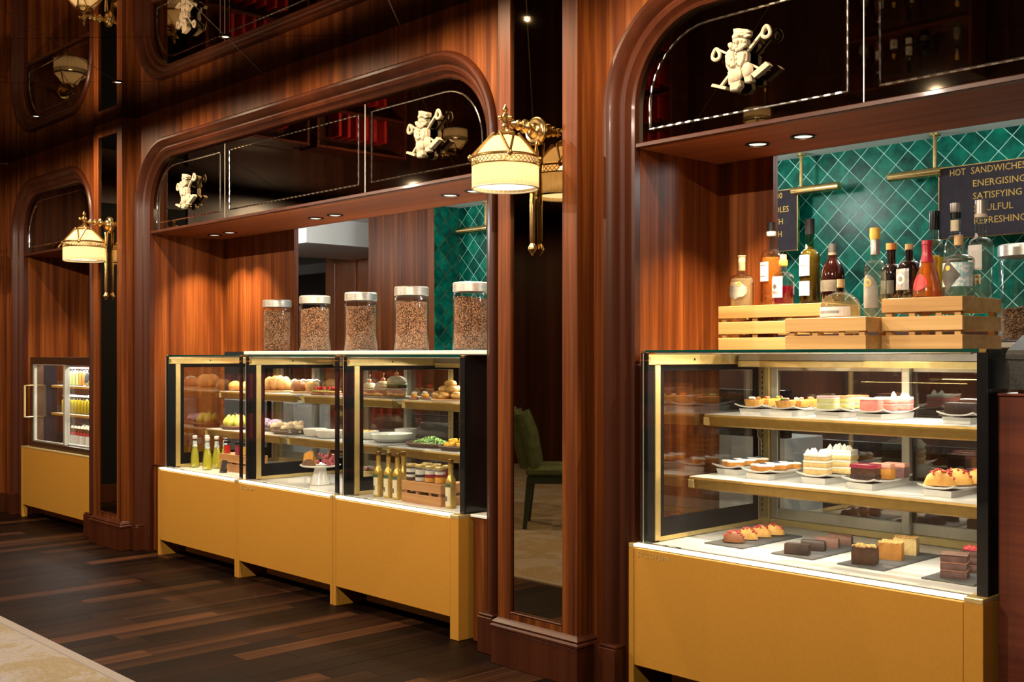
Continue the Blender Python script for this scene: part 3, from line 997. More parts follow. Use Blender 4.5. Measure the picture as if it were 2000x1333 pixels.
    obj('glass_edge', B().box(gx0 + .022, gx1 - .03, yg + .006, yg + .0128, zg - .011, zg), M['green_edge'], t)
    obj('top_corner', B().box(gx0 + .002, gx0 + .0218, yg + .004, yg + .03, zg - .013, zg - .001, .002).box(gx1 - .0298, gx1 - .004, yg + .004, yg + .03, zg - .013, zg - .001, .002), M['brass_dark'], t)
    yr = yf + .66
    lr = obj('light_rail', B().box(sx + .03, gx1 - .05, yr, yr + .05, zg - .045, zg - .0125, .002), M['rail_steel'], t)
    obj('rail_lip', B().box(sx + .03, gx1 - .05, yr - .004, yr + .03, zg - .072, zg - .0455, .002), M['gold_frame'], t)
    L = (gx1 - gx0) - .12
    xc = (gx0 + gx1) / 2
    off = WORLD[t.name]
    obj('added_lamp_profile', B().box(xc - L / 2, xc + L / 2, yg + .02, yg + .034, zg - .018, zg - .0125, .001), M['steel'], t)  # housing added for the front fill lamp
    area_light('case_lamp', (xc + .06 - off[0], yr + .012 - off[1], zg - .0735), L - .26, .012, CASE_W * L, LED, (radians(-14), 0, 0), t)
    area_light('added_front_lamp', (xc - off[0], yg + .03 - off[1], zg - .024), L, .012, CASE_W * L * .32, LED, (radians(24), 0, 0), t)  # added fill, brightens the fronts of the food
    # back: slotted posts, sliding doors
    for a in (sx + .002, gx1 - .062):
        p = obj('rear_post', B().box(a, a + .055, yb - .012, yb + .02, ZT - .008, zg - .013, .002), F, t)
        s_ = B()
        z = ZT + .05
        while z < zg - .08:
            s_.box(a + .018, a + .022, yb - .0125, yb - .0115, z, z + .014)
            z += .024
        stuff(obj('post_slots', s_, M['black'], p))
    ra, rb = sx + .06, gx1 - .064
    xm = (ra + rb) / 2 + .0
    obj('rear_sill', B().box(ra, rb, yb - .01, yb + .05, ZT - .006, ZT + .022, .002), F, t)
    for (a, c, yo) in ((ra, xm + .02, 0.0), (xm - .02, rb, .026)):
        d = obj('sliding_door', B().box(a, a + .034, yb + yo, yb + yo + .022, ZT + .0225, zg - .05, .002).box(c - .034, c, yb + yo, yb + yo + .022, ZT + .0225, zg - .05, .002)
                .box(a + .0345, c - .0345, yb + yo, yb + yo + .022, ZT + .0225, ZT + .07, .002).box(a + .0345, c - .0345, yb + yo, yb + yo + .022, zg - .09, zg - .05, .002), M['silver_frame'], t)
        obj('door_glass', B().box(a + .0345, c - .0345, yb + yo + .008, yb + yo + .013, ZT + .0705, zg - .0905), M['coated_glass'], d)
    # two lit shelves on brackets
    for (zs, y0) in ((1.10, yf + .43), (.842, yf + .325)):
        a, c = sx + .018, gx1 - .03
        s_ = obj('shelf', B().box(a, c, y0 + .004, yb - .03, zs - .012, zs, .0015), M['frosted_shelf'], t)
        rings = []
        prof = [(y0, zs - .002), (y0 - .003, zs - .010), (y0 - .003, zs - .016), (y0 + .004, zs - .046), (y0 + .012, zs - .052), (y0 + .03, zs - .048), (y0 + .03, zs - .0125), (y0 + .0038, zs - .0125), (y0 + .0038, zs - .002)]
        rings = [[(xx, y, z) for y, z in prof] for xx in (a + .003, c - .003)]
        obj('shelf_rail', B().loft(rings), M['gold_rail'], s_)
        obj('end_cap', B().box(a - .001, a + .028, y0 - .0045, y0 + .026, zs - .047, zs - .0128, .002), F, s_)
        br = B()
        for xx in (a + .004, c - .008):
            br.prism([(y0 + .03, zs - .0125), (yb - .0125, zs - .0125), (yb - .0125, zs - .075), (y0 + .05, zs - .03)], 'x', xx, xx + .004)
        obj('bracket', br, F, s_)
        area_light('shelf_lamp', (xc - off[0], y0 + .06 - off[1], zs - .016), L * .95, .012, SHELF_W * L, LED, (radians(-6), 0, 0), t)
    if brand and end_right:
        obj('lamp_cable', B().tube([(sx + .03, yb - .10, 1.03), (sx + .032, yb - .06, 1.015), (sx + .02, yb - .045, .985), (sx + .028, yb - .03, .965), (sx + .026, yb - .022, .9)], .002, 6), M['wire'], t, True)
    return t


display_case(-7.125, -6.072, 3.41, 1.352, 'glass display case on golden base, leftmost of the middle counter, with lemon oil bottles', brand=False)
display_case(-6.068, -5.042, 3.41, 1.352, 'central glass display case of the middle counter holding the cake stand')
display_case(-5.038, -3.995, 3.41, 1.352, 'glass display case on golden base next to the mirror pillar, with golden bottles', end_right=True, brand=False)
display_case(-2.9495, -1.508, 3.42, 1.371, 'large glass pastry case on golden base under the bottle crates', end_right=True)

# white slab carrying the jars
tag(obj('counter_slab', B().box(-6.09, -3.84, 3.47, 4.66, 1.3535, 1.374, .003), M['quartz']), 'white stone counter slab above the middle cases carrying the jars', 'counter')
tag(obj('counter_slab', B().box(-2.93, .5, 4.335, 4.62, 1.38, 1.40, .003), M['quartz']), 'white stone slab behind the bottle crates carrying one jar', 'counter')

# ------------------------------------------------------------------ drinks fridge in the far arch
def fridge():
    x0, x1, yf = -9.60, -8.30, 3.385
    x1 = -8.19
    t = thing('drinks_fridge', 'golden based drinks fridge with sliding glass doors in the far alcove', 'fridge', ((x0 + x1) / 2, yf, 0), world=True)
    G, F, Z = M['gold_paint'], M['bronze_frame'], M['silver_frame']
    obj('base_leg', B().box(x0, x0 + .035, yf, yf + .04, 0, ZT - .012, .0015), G, t)
    obj('base_leg', B().box(x1 - .05, x1, yf, yf + .4, 0, ZT - .012, .0015), G, t)
    obj('front_panel', B().box(x0 + .036, x1 - .051, yf + .001, yf + .02, .105, ZT - .012, .0015), G, t)
    obj('toe_kick', B().box(x0 + .12, x1 - .05, yf + .14, yf + .16, .018, .105, .001), G, t)
    obj('base_body', B().box(x0 + .04, x1 - .055, yf + .045, 4.24, .108, ZT - .02), M['black_matte'], t)
    obj('base_top', B().box(x0, x1, yf - .001, yf + .06, ZT - .0118, ZT, .002), M['gold_frame'], t)
    a, c, y0, zt = -9.46, -8.20, 3.43, 1.335
    obj('cabinet_frame', B().box(a - .03, a, y0 - .01, y0 + .09, ZT, zt, .002).box(c - .02, c, y0 - .01, y0 + .09, ZT, zt, .002)
        .box(a, c - .02, y0 - .01, y0 + .09, zt - .055, zt, .002).box(a, c - .02, y0 - .01, y0 + .09, ZT, ZT + .045, .002), F, t)
    obj('cabinet_back', B().box(a, c, 4.20, 4.22, ZT, zt), M['silver_frame'], t)
    obj('cabinet_side', B().box(a - .02, a - .012, y0 + .0905, 4.2, ZT, zt), M['coated_glass'], t)
    obj('cabinet_top', B().box(a - .02, c, y0 + .0905, 4.199, zt - .02, zt), F, t)
    obj('side_border', B().box(a - .0115, a - .004, y0 + .091, y0 + .2, ZT, zt - .021).box(a - .0115, a - .004, y0 + .2005, 4.199, ZT, ZT + .10), M['black_print'], t)
    xm = -8.815
    for (p, q, yo) in ((a + .001, xm + .03, .0), (xm - .03, c - .021, .03)):
        d = obj('sliding_door', B().box(p, p + .032, y0 + yo, y0 + yo + .024, ZT + .0455, zt - .0555, .002).box(q - .032, q, y0 + yo, y0 + yo + .024, ZT + .0455, zt - .0555, .002)
                .box(p + .0325, q - .0325, y0 + yo, y0 + yo + .024, ZT + .0455, ZT + .058, .001).box(p + .0325, q - .0325, y0 + yo, y0 + yo + .024, zt - .066, zt - .0555, .001), Z, t)
        obj('door_glass', B().box(p + .0325, q - .0325, y0 + yo + .009, y0 + yo + .014, ZT + .0585, zt - .0665), M['clear_glass'], d)
        if yo == 0:
            obj('door_handle', B().tube([(p + .016, y0 + .001, 1.10), (p + .016, y0 - .07, 1.10), (p + .016, y0 - .07, .84), (p + .016, y0 + .001, .84)], .009, 8), M['gold_frame'], d, True)
    off = WORLD[t.name]
    obj('fridge_deck', B().box(a, c - .02, y0 + .091, 4.199, ZT, ZT + .012), M['frosted_shelf'], t)
    for zs in (.87, 1.10):
        s_ = obj('shelf', B().box(a + .01, c - .03, y0 + .16, 4.19, zs - .012, zs, .001), M['frosted_shelf'], t)
        obj('shelf_rail', B().box(a + .01, c - .03, y0 + .148, y0 + .1595, zs - .02, zs, .002), M['gold_paint'], s_)
        area_light('shelf_lamp', (-8.83 - off[0], y0 + .2 - off[1], zs - .02), 1.1, .012, SHELF_W * 2, COOL, (radians(8), 0, 0), t)
    obj('led_tube', B().box(a + .05, c - .05, y0 + .12, y0 + .13, zt - .03, zt - .0205), M['led_strip'], t)
    area_light('case_lamp', (-8.83 - off[0], y0 + .13 - off[1], zt - .035), 1.1, .012, CASE_W * 1.8, COOL, (radians(20), 0, 0), t)


fridge()

# ------------------------------------------------------------------ till counter on the right
tc = thing('till_counter', 'dark red wood till counter at the right edge of the picture', 'counter', (-1.2, 3.7, 0), world=True)
obj('carcass', B().box(-1.497, -.3, 3.50, 4.2, .08, 1.222, .003), M['counter_wood'], tc)
obj('counter_top', B().box(-1.4985, -.29, 3.495, 4.22, 1.2225, 1.231, .002), M['counter_wood'], tc)
obj('kick', B().box(-1.48, -.32, 3.54, 4.18, 0, .079), M['black_matte'], tc)
pr = thing('till_printer', 'black till printer standing on the red wood till counter', 'printer', (-1.37, 3.62, 1.2312), world=True)
rings = [[(-1.486 + k, y, z) for (y, z) in ((3.53, 1.2425), (3.53, 1.352), (3.545, 1.366), (3.66, 1.415), (3.76, 1.415), (3.76, 1.2425))] for k in (0, .002, .198, .2)]
obj('housing', B().loft(rings), M['grey_plastic'], pr)
obj('foot', B().box(-1.46, -1.42, 3.56, 3.6, 1.2313, 1.2424).box(-1.34, -1.31, 3.56, 3.6, 1.2313, 1.2424).box(-1.4, -1.36, 3.7, 3.74, 1.2313, 1.2424), M['wire'], pr)
obj('paper_slot', B().box(-1.45, -1.32, 3.60, 3.655, 1.3905, 1.4165, .003).rot(radians(0)), M['black'], pr)
obj('lid_line', B().box(-1.4872, -1.2848, 3.528, 3.60, 1.335, 1.3375), M['black'], pr)


# ------------------------------------------------------------------ brass wall lamps
def sconce(loc, label, rz=0):
    t = thing('wall_sconce', label, 'wall lamp', loc, rz)
    b_, bd = M['brass'], M['brass_dark']
    obj('backplate', B().lathe([(.0001, 0), (.060, 0), (.060, -.006), (.052, -.010), (.048, -.016), (.036, -.018), (.030, -.028), (.018, -.034), (.0001, -.036)], seg=28, axis='y', ripple=.0), b_, t, True)
    arm = [(.013, -.03), (.011, -.045), (.026, -.058), (.03, -.07), (.02, -.082), (.011, -.086), (.02, -.096), (.023, -.104), (.018, -.114), (.010, -.118), (.017, -.128), (.02, -.136), (.014, -.146), (.009, -.152), (.009, -.172)]
    obj('arm', B().lathe(arm, (0, 0, .012), 16, axis='y'), b_, t, True)
    ax = -.178
    obj('finial', B().lathe([(.0001, -.03), (.013, -.03), (.016, -.016), (.01, -.006), (.012, .006), (.02, .018), (.012, .032), (.006, .042), (.014, .052), (.006, .064), (.0001, .078)], (0, ax, .012), 14)
        .blob((.026, ax, .03), (.014, .009, .009)).blob((-.026, ax, .03), (.014, .009, .009)).blob((0, ax - .026, .03), (.009, .014, .009)), b_, t, True)
    zc0, zc1, zr = -.04, -.142, -.262      # cap, band, lower rim (below the plate)
    R = .137
    obj('shade_cap', B().lathe([(.012, -.008), (.02, -.016), (.03, -.022), (.034, -.034), (.05, -.042), (.052, -.050), (.046, -.054), (.03, -.05), (.012, -.03)], (0, ax, 0), 24), b_, t, True)
    sh = obj('lamp_shade', B().lathe([(.048, zc0 - .005), (.07, zc0 - .025), (R - .004, zc1)], (0, ax, 0), 176, ripple=.03, rn=44, caps=False), M['shade_fabric'], t, True, ang=80)
    obj('lower_shade', B().lathe([(R, zc1 - .028), (R, zr)], (0, ax, 0), 176, ripple=.016, rn=44, caps=False), M['shade_fabric'], t, True, ang=80)
    obj('rim_band', B().tube([(R * cos(2 * pi * k / 40), ax + R * sin(2 * pi * k / 40), zr) for k in range(40)], .0035, 6, True), M['cap_cream'], t, True)
    band = B()
    for z in (zc1 + .004, zc1 - .028):
        band.tube([((R + .002) * cos(2 * pi * k / 48), ax + (R + .002) * sin(2 * pi * k / 48), z) for k in range(48)], .0042 if z > zc1 else .003, 6, True)
    band.lathe([(R + .003, zc1 + .001), (R + .005, zc1 + .008), (R - .004, zc1 + .014), (R - .006, zc1 + .002)], (0, ax, 0), 40, caps=False)
    obj('shade_band', band, bd, t, True)
    fr = B()
    n = 44
    for k in range(n):
        a0, a1, a2 = (2 * pi * (k + q) / n for q in (0, .5, 1))
        p = lambda a, z: ((R + .003) * cos(a), ax + (R + .003) * sin(a), z)
        fr.tube([p(a0, zc1 - .013), p(a1, zc1 - .003), p(a2, zc1 - .013), p(a1, zc1 - .024)], .0021, 4, True)
    stuff(obj('fretwork', fr, b_, t))
    for k in range(4):
        a = -.62 + k * pi / 2
        st = B()
        top = []
        for da in (-.5, .5):
            q = (.06 * cos(a + da), ax + .06 * sin(a + da), zc0 + .002)
            e = ((R + .006) * cos(a + da * .0), ax + (R + .006) * sin(a + da * .0), zc1 + .008)
            st.tube([q, e], .0055, 6)
            top.append(q)
        st.tube(top, .005, 6)
        st.blob(((R + .008) * cos(a), ax + (R + .008) * sin(a), zc1 + .004), (.012, .012, .014), 10, 6)
        obj('strap', st, bd, t, True)
    obj('diffuser', B().lathe([(.0001, zr + .012), (R - .012, zr + .012), (R - .012, zr + .016), (.0001, zr + .016)], (0, ax, 0), 40), M['lamp_glow'], t)
    obj('drop_rod', B().tube([(-.018, -.02, -.05), (-.004, -.022, -.17)], .0055, 8).tube([(.026, -.02, -.05), (.006, -.022, -.17)], .0055, 8)
        .lathe([(.006, -.16), (.011, -.20), (.013, -.3), (.012, -.465), (.009, -.478), (.018, -.493), (.02, -.503), (.012, -.515), (.008, -.519), (.004, -.529), (.0001, -.531)], (.0, -.022, 0), 14), b_, t, True)
    l = D.lights.new('bulb', 'POINT')
    l.energy, l.color, l.shadow_soft_size = SCONCE_W, (1, .72, .42), .03
    o = D.objects.new('bulb', l); C.objects.link(o); o.parent = t; o.location = (0, ax, -.15)
    l = D.lights.new('bulb_low', 'SPOT')
    l.energy, l.color, l.shadow_soft_size, l.spot_size, l.spot_blend = LOW_W, (1, .72, .4), .08, radians(165), .7
    o = D.objects.new('bulb_low', l); C.objects.link(o); o.parent = t; o.location = (0, ax, zr + .004)
    return t


sconce((-3.372, 3.3118, 2.302), 'large brass sconce with pleated cream shade on the nearer mirror pillar')
sconce((-7.68, 3.3118, 2.27), 'far brass sconce with pleated cream shade beside the drinks fridge')
sconce((-9.9985, 3.05, 2.305), 'brass sconce on the left end wall, seen in the ceiling mirror', pi / 2)
sconce((-9.9985, -1.4, 2.305), 'brass sconce on the left wall across the room', pi / 2)
sconce((-6.8, -3.1985, 2.305), 'brass sconce on the far wall opposite the counter', pi)


# ------------------------------------------------------------------ crests on the dark glass
def crest(loc, label):
    t = thing('wall_crest', label, 'crest', loc)
    m = M['stone_relief']
    c = lambda x, y: ((x - 555) * .000335, (700 - y) * .000242)
    f = lambda pts, d0, d1: B().prism([c(x, y) for x, y in pts], 'y', -d0, -d1)

    def relief(pts, d, r=.008):
        """plate with rounded upper edge"""
        p = [c(x, y) for x, y in pts]
        q = inset(p, r * .55)
        return B().loft([[(x, -.004, z) for x, z in p], [(x, -d + r * .6, z) for x, z in p], [(x, -d, z) for x, z in q]])

    def lump(x, y, d, rx, ry, rz, k=1):
        px, pz = c(x, y)
        return B().blob((px, -d, pz), (rx, ry, rz), 10, 7, .12, k)
    coat = relief([(380, 600), (400, 540), (440, 510), (520, 560), (640, 590), (670, 640), (668, 760), (640, 800), (590, 870), (500, 830), (470, 850), (420, 860), (385, 770), (375, 680)], .030)
    obj('coat', coat, m, t, True, ang=30)
    for pts in ([(390, 610), (440, 560), (500, 590), (530, 800), (470, 820), (400, 740)], [(545, 610), (625, 600), (655, 650), (645, 740), (600, 840), (540, 790)]):
        obj('lapel', relief(pts, .037, .006), m, t, True, ang=30)
    bt = B()
    for x, y in ((450, 770), (540, 620), (545, 700), (548, 770), (480, 690)): bt.join(lump(x, y, .037, .005, .004, .005, x))
    obj('coat_buttons', bt, m, t, True)
    obj('head', relief([(478, 400), (500, 365), (600, 375), (668, 420), (668, 500), (640, 545), (560, 560), (490, 520)], .034, .01), m, t, True, ang=30)
    fc = lump(560, 460, .037, .006, .009, .011, 2)
    for x, y in ((520, 440), (610, 445), (640, 470), (500, 480)): fc.join(lump(x, y, .034, .007, .006, .005, y))
    obj('face', fc, m, t, True)
    bd = B()
    for k, (x, y) in enumerate(((480, 500), (520, 540), (560, 570), (605, 560), (645, 530), (540, 510), (600, 520), (470, 470))): bd.join(lump(x, y, .036, .011, .008, .009, k))
    obj('beard', bd, m, t, True)
    obj('hat', relief([(495, 228), (560, 238), (690, 292), (700, 330), (690, 380), (660, 400), (560, 385), (485, 395), (478, 340), (500, 300)], .036, .008), m, t, True, ang=30)
    ft = B()
    for x, y in ((620, 320), (655, 330), (690, 345), (650, 370), (690, 400), (600, 350)): ft.join(B().blob((c(x, y)[0], -.040, c(x, y)[1]), (.016, .006, .0055), 8, 5, .2, x))
    obj('hat_feather', ft, m, t, True)
    br = lump(665, 900, .022, .024, .016, .030, 3).join(lump(470, 930, .02, .022, .014, .034, 4)).join(lump(540, 920, .02, .022, .016, .026, 5))
    obj('breeches', br, m, t, True)
    obj('coat_tail', relief([(400, 860), (470, 850), (520, 960), (510, 1060), (440, 1075), (412, 1055)], .026), m, t, True, ang=30)
    obj('boot', relief([(440, 1050), (580, 1030), (588, 1120), (545, 1178), (445, 1172)], .032), m, t, True, ang=30)
    obj('boot', relief([(628, 1000), (720, 985), (738, 1085), (700, 1100), (640, 1090)], .032), m, t, True, ang=30)
    for (h0, h1, hw, s0, s1, sw, lp) in (((200, 1015), (392, 1108), 22, (290, 1050), (905, 290), 16, (895, 375)), ((745, 1010), (935, 868), 40, (840, 930), (225, 440), 14, (235, 540))):
        ml = B()
        for (p, q, w_, d0, d1) in ((h0, h1, hw, .004, .030), (s0, s1, sw, .006, .018)):
            L = hypot(q[0] - p[0], q[1] - p[1])
            nx, ny = -(q[1] - p[1]) / L * w_, (q[0] - p[0]) / L * w_
            ml.join(f([(p[0] + nx, p[1] + ny), (q[0] + nx, q[1] + ny), (q[0] - nx, q[1] - ny), (p[0] - nx, p[1] - ny)], d0, d1))
        mo = obj('mallet', ml, m, t)
        lx, ly = lp
        pts = []
        for k in range(14):
            a = 2 * pi * k / 14
            x, z = c(lx + 48 * sin(a) * (1 - .35 * cos(a)), ly - 85 * cos(a))
            pts.append((x, -.016, z))
        obj('wrist_strap', B().tube(pts, .0075, 7, True), m, mo, True)
    obj('mount_pin', B().tube([(0, -.004, 0), (0, .019, 0)], .008, 8), M['brass_dark'], t)
    obj('mount_pin', B().tube([(-.03, -.004, -.04), (-.03, .019, -.04)], .008, 8), M['brass_dark'], t)
    return t


crest((-2.418, 3.448, 2.445), 'carved cream crest of a hatted man with crossed mallets, in the right arch')
crest((-4.285, 3.448, 2.44), 'carved cream mallet crest at the right end of the middle arch')
crest((-6.765, 3.448, 2.425), 'carved cream mallet crest at the left end of the middle arch')


# ------------------------------------------------------------------ hanging menu boards
def menu(x0, x1, z0, z1, y, bar, rod_x, lines, label):
    t = thing('menu_board', label, 'menu board', ((x0 + x1) / 2, y, z0), world=True)
    obj('board', B().box(x0 + .006, x1 - .006, y - .006, y + .006, z0 + .006, z1 - .006), M['sign_board'], t)
    obj('frame', B().box(x0, x1, y - .01, y + .01, z0, z0 + .006, .001).box(x0, x1, y - .01, y + .01, z1 - .006, z1, .001)
        .box(x0, x0 + .006, y - .01, y + .01, z0 + .006, z1 - .006).box(x1 - .006, x1, y - .01, y + .01, z0 + .006, z1 - .006), M['brass'], t)
    obj('lamp_tube', B().tube([(bar[0], y - .02, z1 - .02), (bar[1], y - .02, z1 - .02)], .024, 14), M['brass'], t, True)
    rd = obj('hanging_rod', B().tube([(rod_x, y - .01, z1 - .01), (rod_x, y - .01, TZ - .008)], .011, 10), M['brass'], t, True)
    obj('ceiling_cup', B().lathe([(.0001, 0), (.03, 0), (.03, .012), (.0001, .012)], (rod_x, y - .01, TZ - .0125), 16), M['brass'], rd)
    for (s, x, z, wd_) in lines:
        text_mesh(s, .049, M['gold_print'], t, (x, y - .0065, z), ext=.0004, name='lettering', width=wd_)
    return t


menu(-4.35, -3.572, 1.96, 2.325, 5.65, (-3.60, -3.297), -3.548,
     [('$30', -3.745, 2.275, .066), ('ODLES', -3.765, 2.193, .13), ('RTH', -3.76, 2.122, .085), ('TH', -3.737, 2.048, .055), ('R', -3.732, 1.979, .027)],
     'dark menu board with gold lettering at the wood wing, partly hidden')
menu(-2.725, -1.75, 1.955, 2.335, 5.65, (-2.997, -2.70), -2.742,
     [('HOT', -2.663, 2.284, .082), ('SANDWICHES', -2.551, 2.284, .275), ('ENERGISING', -2.541, 2.217, .265), ('SATISFYING', -2.541, 2.152, .246), ('SOULFUL', -2.537, 2.088, .2), ('REFRESHING', -2.535, 2.024, .262)],
     'dark menu board headed HOT SANDWICHES at the right edge')
menu(-6.27, -5.5, 1.955, 2.335, 5.65, (-6.60, -6.25), -6.29, [], 'dark menu board behind the wood pillar, only its brass lamp tube showing')

# ------------------------------------------------------------------ jars of coffee beans
def bean_shell(R, z0, z1, seed):
    rnd = random.Random(seed)
    b = B()
    ico = []
    t_ = (1 + 5 ** .5) / 2
    for a in (-1, 1):
        for c in (-t_, t_): ico += [(a, c, 0), (0, a, c), (c, 0, a)]
    import mathutils
    bmx = bmesh.new()
    bmesh.ops.create_icosphere(bmx, subdivisions=1, radius=1)
    vs = [tuple(v.co) for v in bmx.verts]
    fs = [tuple(v.index for v in f.verts) for f in bmx.faces]
    bmx.free()

    def bean(px, py, pz, rot_):
        e = mathutils.Euler((rnd.uniform(0, 6), rnd.uniform(0, 6), rot_)).to_matrix()
        pts = [e @ mathutils.Vector((x * .0051, y * .0036, z * .0034)) for x, y, z in vs]
        b.add([(p.x + px, p.y + py, p.z + pz) for p in pts], fs)
    z = z0
    row = 0
    while z < z1:
        n = int(2 * pi * R / .0079)
        for k in range(n):
            a = 2 * pi * (k + .5 * (row % 2) + rnd.uniform(-.2, .2)) / n
            bean(R * cos(a), R * sin(a), z + rnd.uniform(-.002, .002), a)
        z += .0066
        row += 1
    for k in range(int(R * R * pi / .00006)):
        a, r = rnd.uniform(0, 6.283), R * rnd.random() ** .5
        bean(r * cos(a), r * sin(a), z1 + rnd.uniform(-.003, .004) + .012 * cos(a + 1) * r / R, a)
    return b


def bean_jar(label, loc, zfill, R=.0935, H=.336, tag_=None):
    t = thing('coffee_jar', label, 'jar', loc, group='glass jars of coffee beans')
    prof = [(.0001, .0), (R - .004, 0), (R, .006), (R, H - .07), (R - .006, H - .052), (R - .012, H - .045), (R - .012, H - .03), (R - .015, H - .03), (R - .015, H - .047), (R - .006, H - .066), (R - .004, H - .08), (R - .004, .008), (.0001, .006)]
    obj('glass_body', B().lathe(prof, seg=40), M['jar_glass'], t, True)
    obj('lid', B().lathe([(.0001, H), (R - .006, H), (R, H - .006), (R, H - .046), (R - .003, H - .048), (R - .010, H - .048), (R - .010, H - .008), (.0001, H - .008)], seg=40), M['steel'], t, True)
    stuff(obj('coffee_beans', bean_shell(R - .012, .014, zfill, int(loc[0] * 100) % 97), M['coffee_bean'], t, True, ang=180))
    obj('bean_core', B().lathe([(.0001, .009), (R - .016, .009), (R - .016, zfill - .006), (.0001, zfill - .006)], seg=24), M['chocolate'], t)
    if tag_: obj('sticker', patch([(R, 0), (R, H)], H - .098, H - .078, .22, -pi / 2 + .5), M['cap_orange'], t, True)
    return t


JZ = 1.3742
j1 = bean_jar('glass jar of coffee beans, leftmost of the five on the slab', (-6.346, 3.86, JZ), .252)
for x_, lab in ((-5.90, 'glass jar of coffee beans, second from the left on the slab'), (-5.41, 'glass jar of coffee beans in the middle of the row of five'), (-4.926, 'glass jar of coffee beans, fourth from the left on the slab'), (-4.42, 'glass jar of coffee beans nearest the mirror pillar, cut by the arch')):
    dup(j1, (x_, 3.86, JZ), x_ * 3, lab, sc=(1.03, 1.03, 1.03 + (.04 if x_ > -5.3 else 0)))
bean_jar('wide glass jar with few coffee beans behind the bottle crates at right', (-1.80, 4.47, 1.4002), .125, .105, .385)


# ------------------------------------------------------------------ slatted crates
def crate(label, x0, x1, y0, y1, z0, n, sh=.05, gap=.0155, m='bamboo', lid=True, cat='crate', grp='slatted crates above the pastry case'):
    t = thing('slatted_crate', label, cat, ((x0 + x1) / 2, (y0 + y1) / 2, z0), group=grp, world=True)
    th = .011 if sh > .03 else .008
    H = n * sh + (n - 1) * gap
    mt = M[m]
    for k in range(n):
        z = z0 + k * (sh + gap)
        for (a, c, p, q) in ((x0, x1, y0, y0 + th), (x0, x1, y1 - th, y1), (x0, x0 + th, y0 + th + .0003, y1 - th - .0003), (x1 - th, x1, y0 + th + .0003, y1 - th - .0003)):
            obj('slat', B().box(a, c, p, q, z, z + sh, .0012), mt, t)
    e = th + .0004
    pw = .022 if sh > .03 else .012
    for (cx, cy) in ((x0 + e, y0 + e), (x1 - e - pw, y0 + e), (x0 + e, y1 - e - pw), (x1 - e - pw, y1 - e - pw)):
        obj('corner_post', B().box(cx, cx + pw, cy, cy + pw, z0 + .001, z0 + H - .012), mt, t)
    if sh > .03:
        for q in (.33, .66):
            cx = x0 + (x1 - x0) * q
            obj('brace', B().box(cx, cx + pw, y0 + e, y0 + e + .008, z0 + .001, z0 + H - .012), mt, t)
    if lid:
        nb = max(3, round((y1 - y0) / .05))
        bw = (y1 - y0 - 2 * e) / nb
        for k in range(nb):
            obj('top_slat', B().box(x0 + e, x1 - e, y0 + e + k * bw, y0 + e + (k + .72) * bw, z0 + H - .0118, z0 + H - .0005, .001), mt, t)
    return t, z0 + H


CZ = 1.3712
_, c1 = crate('wide bamboo slat crate at left, three slats high, with the amber bottles on top', -2.786, -2.30, 3.80, 4.08, CZ, 3)
_, c2 = crate('low bamboo slat crate of two slats carrying the dome bottle', -2.335, -2.004, 3.60, 3.785, CZ, 2)
_, c3 = crate('bamboo slat crate at right carrying the red capped bottle', -1.999, -1.702, 3.70, 4.01, CZ, 3)


# ------------------------------------------------------------------ bottles
def prof_at(prof, z):
    for (r0, z0), (r1, z1) in zip(prof[:-1], prof[1:]):
        if z0 <= z <= z1 and z1 > z0: return r0 + (r1 - r0) * (z - z0) / (z1 - z0)
    return prof[-1][0]


def patch(prof, z0, z1, aw, ac=-pi / 2, eps=.0008, shape=None, n=14, sq=1.0):
    b = B()
    rings = []
    for i in range(9):
        z = z0 + (z1 - z0) * i / 8
        w_ = aw
        if shape == 'round': w_ = aw * max(.02, (1 - ((z - (z0 + z1) / 2) / ((z1 - z0) / 2)) ** 2)) ** .5
        if shape == 'diamond': w_ = aw * max(.02, 1 - abs(z - (z0 + z1) / 2) / ((z1 - z0) / 2))
        if shape == 'arch': w_ = aw * (1 if i < 5 else max(.05, 1 - ((i - 4) / 4) ** 2) ** .5)
        r = prof_at(prof, z) + eps
        rings.append([(r * cos(ac - w_ + 2 * w_ * k / n), r * sin(ac - w_ + 2 * w_ * k / n) * sq, z) for k in range(n + 1)])
    for i in range(8):
        for k in range(n):
            b.quad(rings[i][k], rings[i][k + 1], rings[i + 1][k + 1], rings[i + 1][k])
    return b


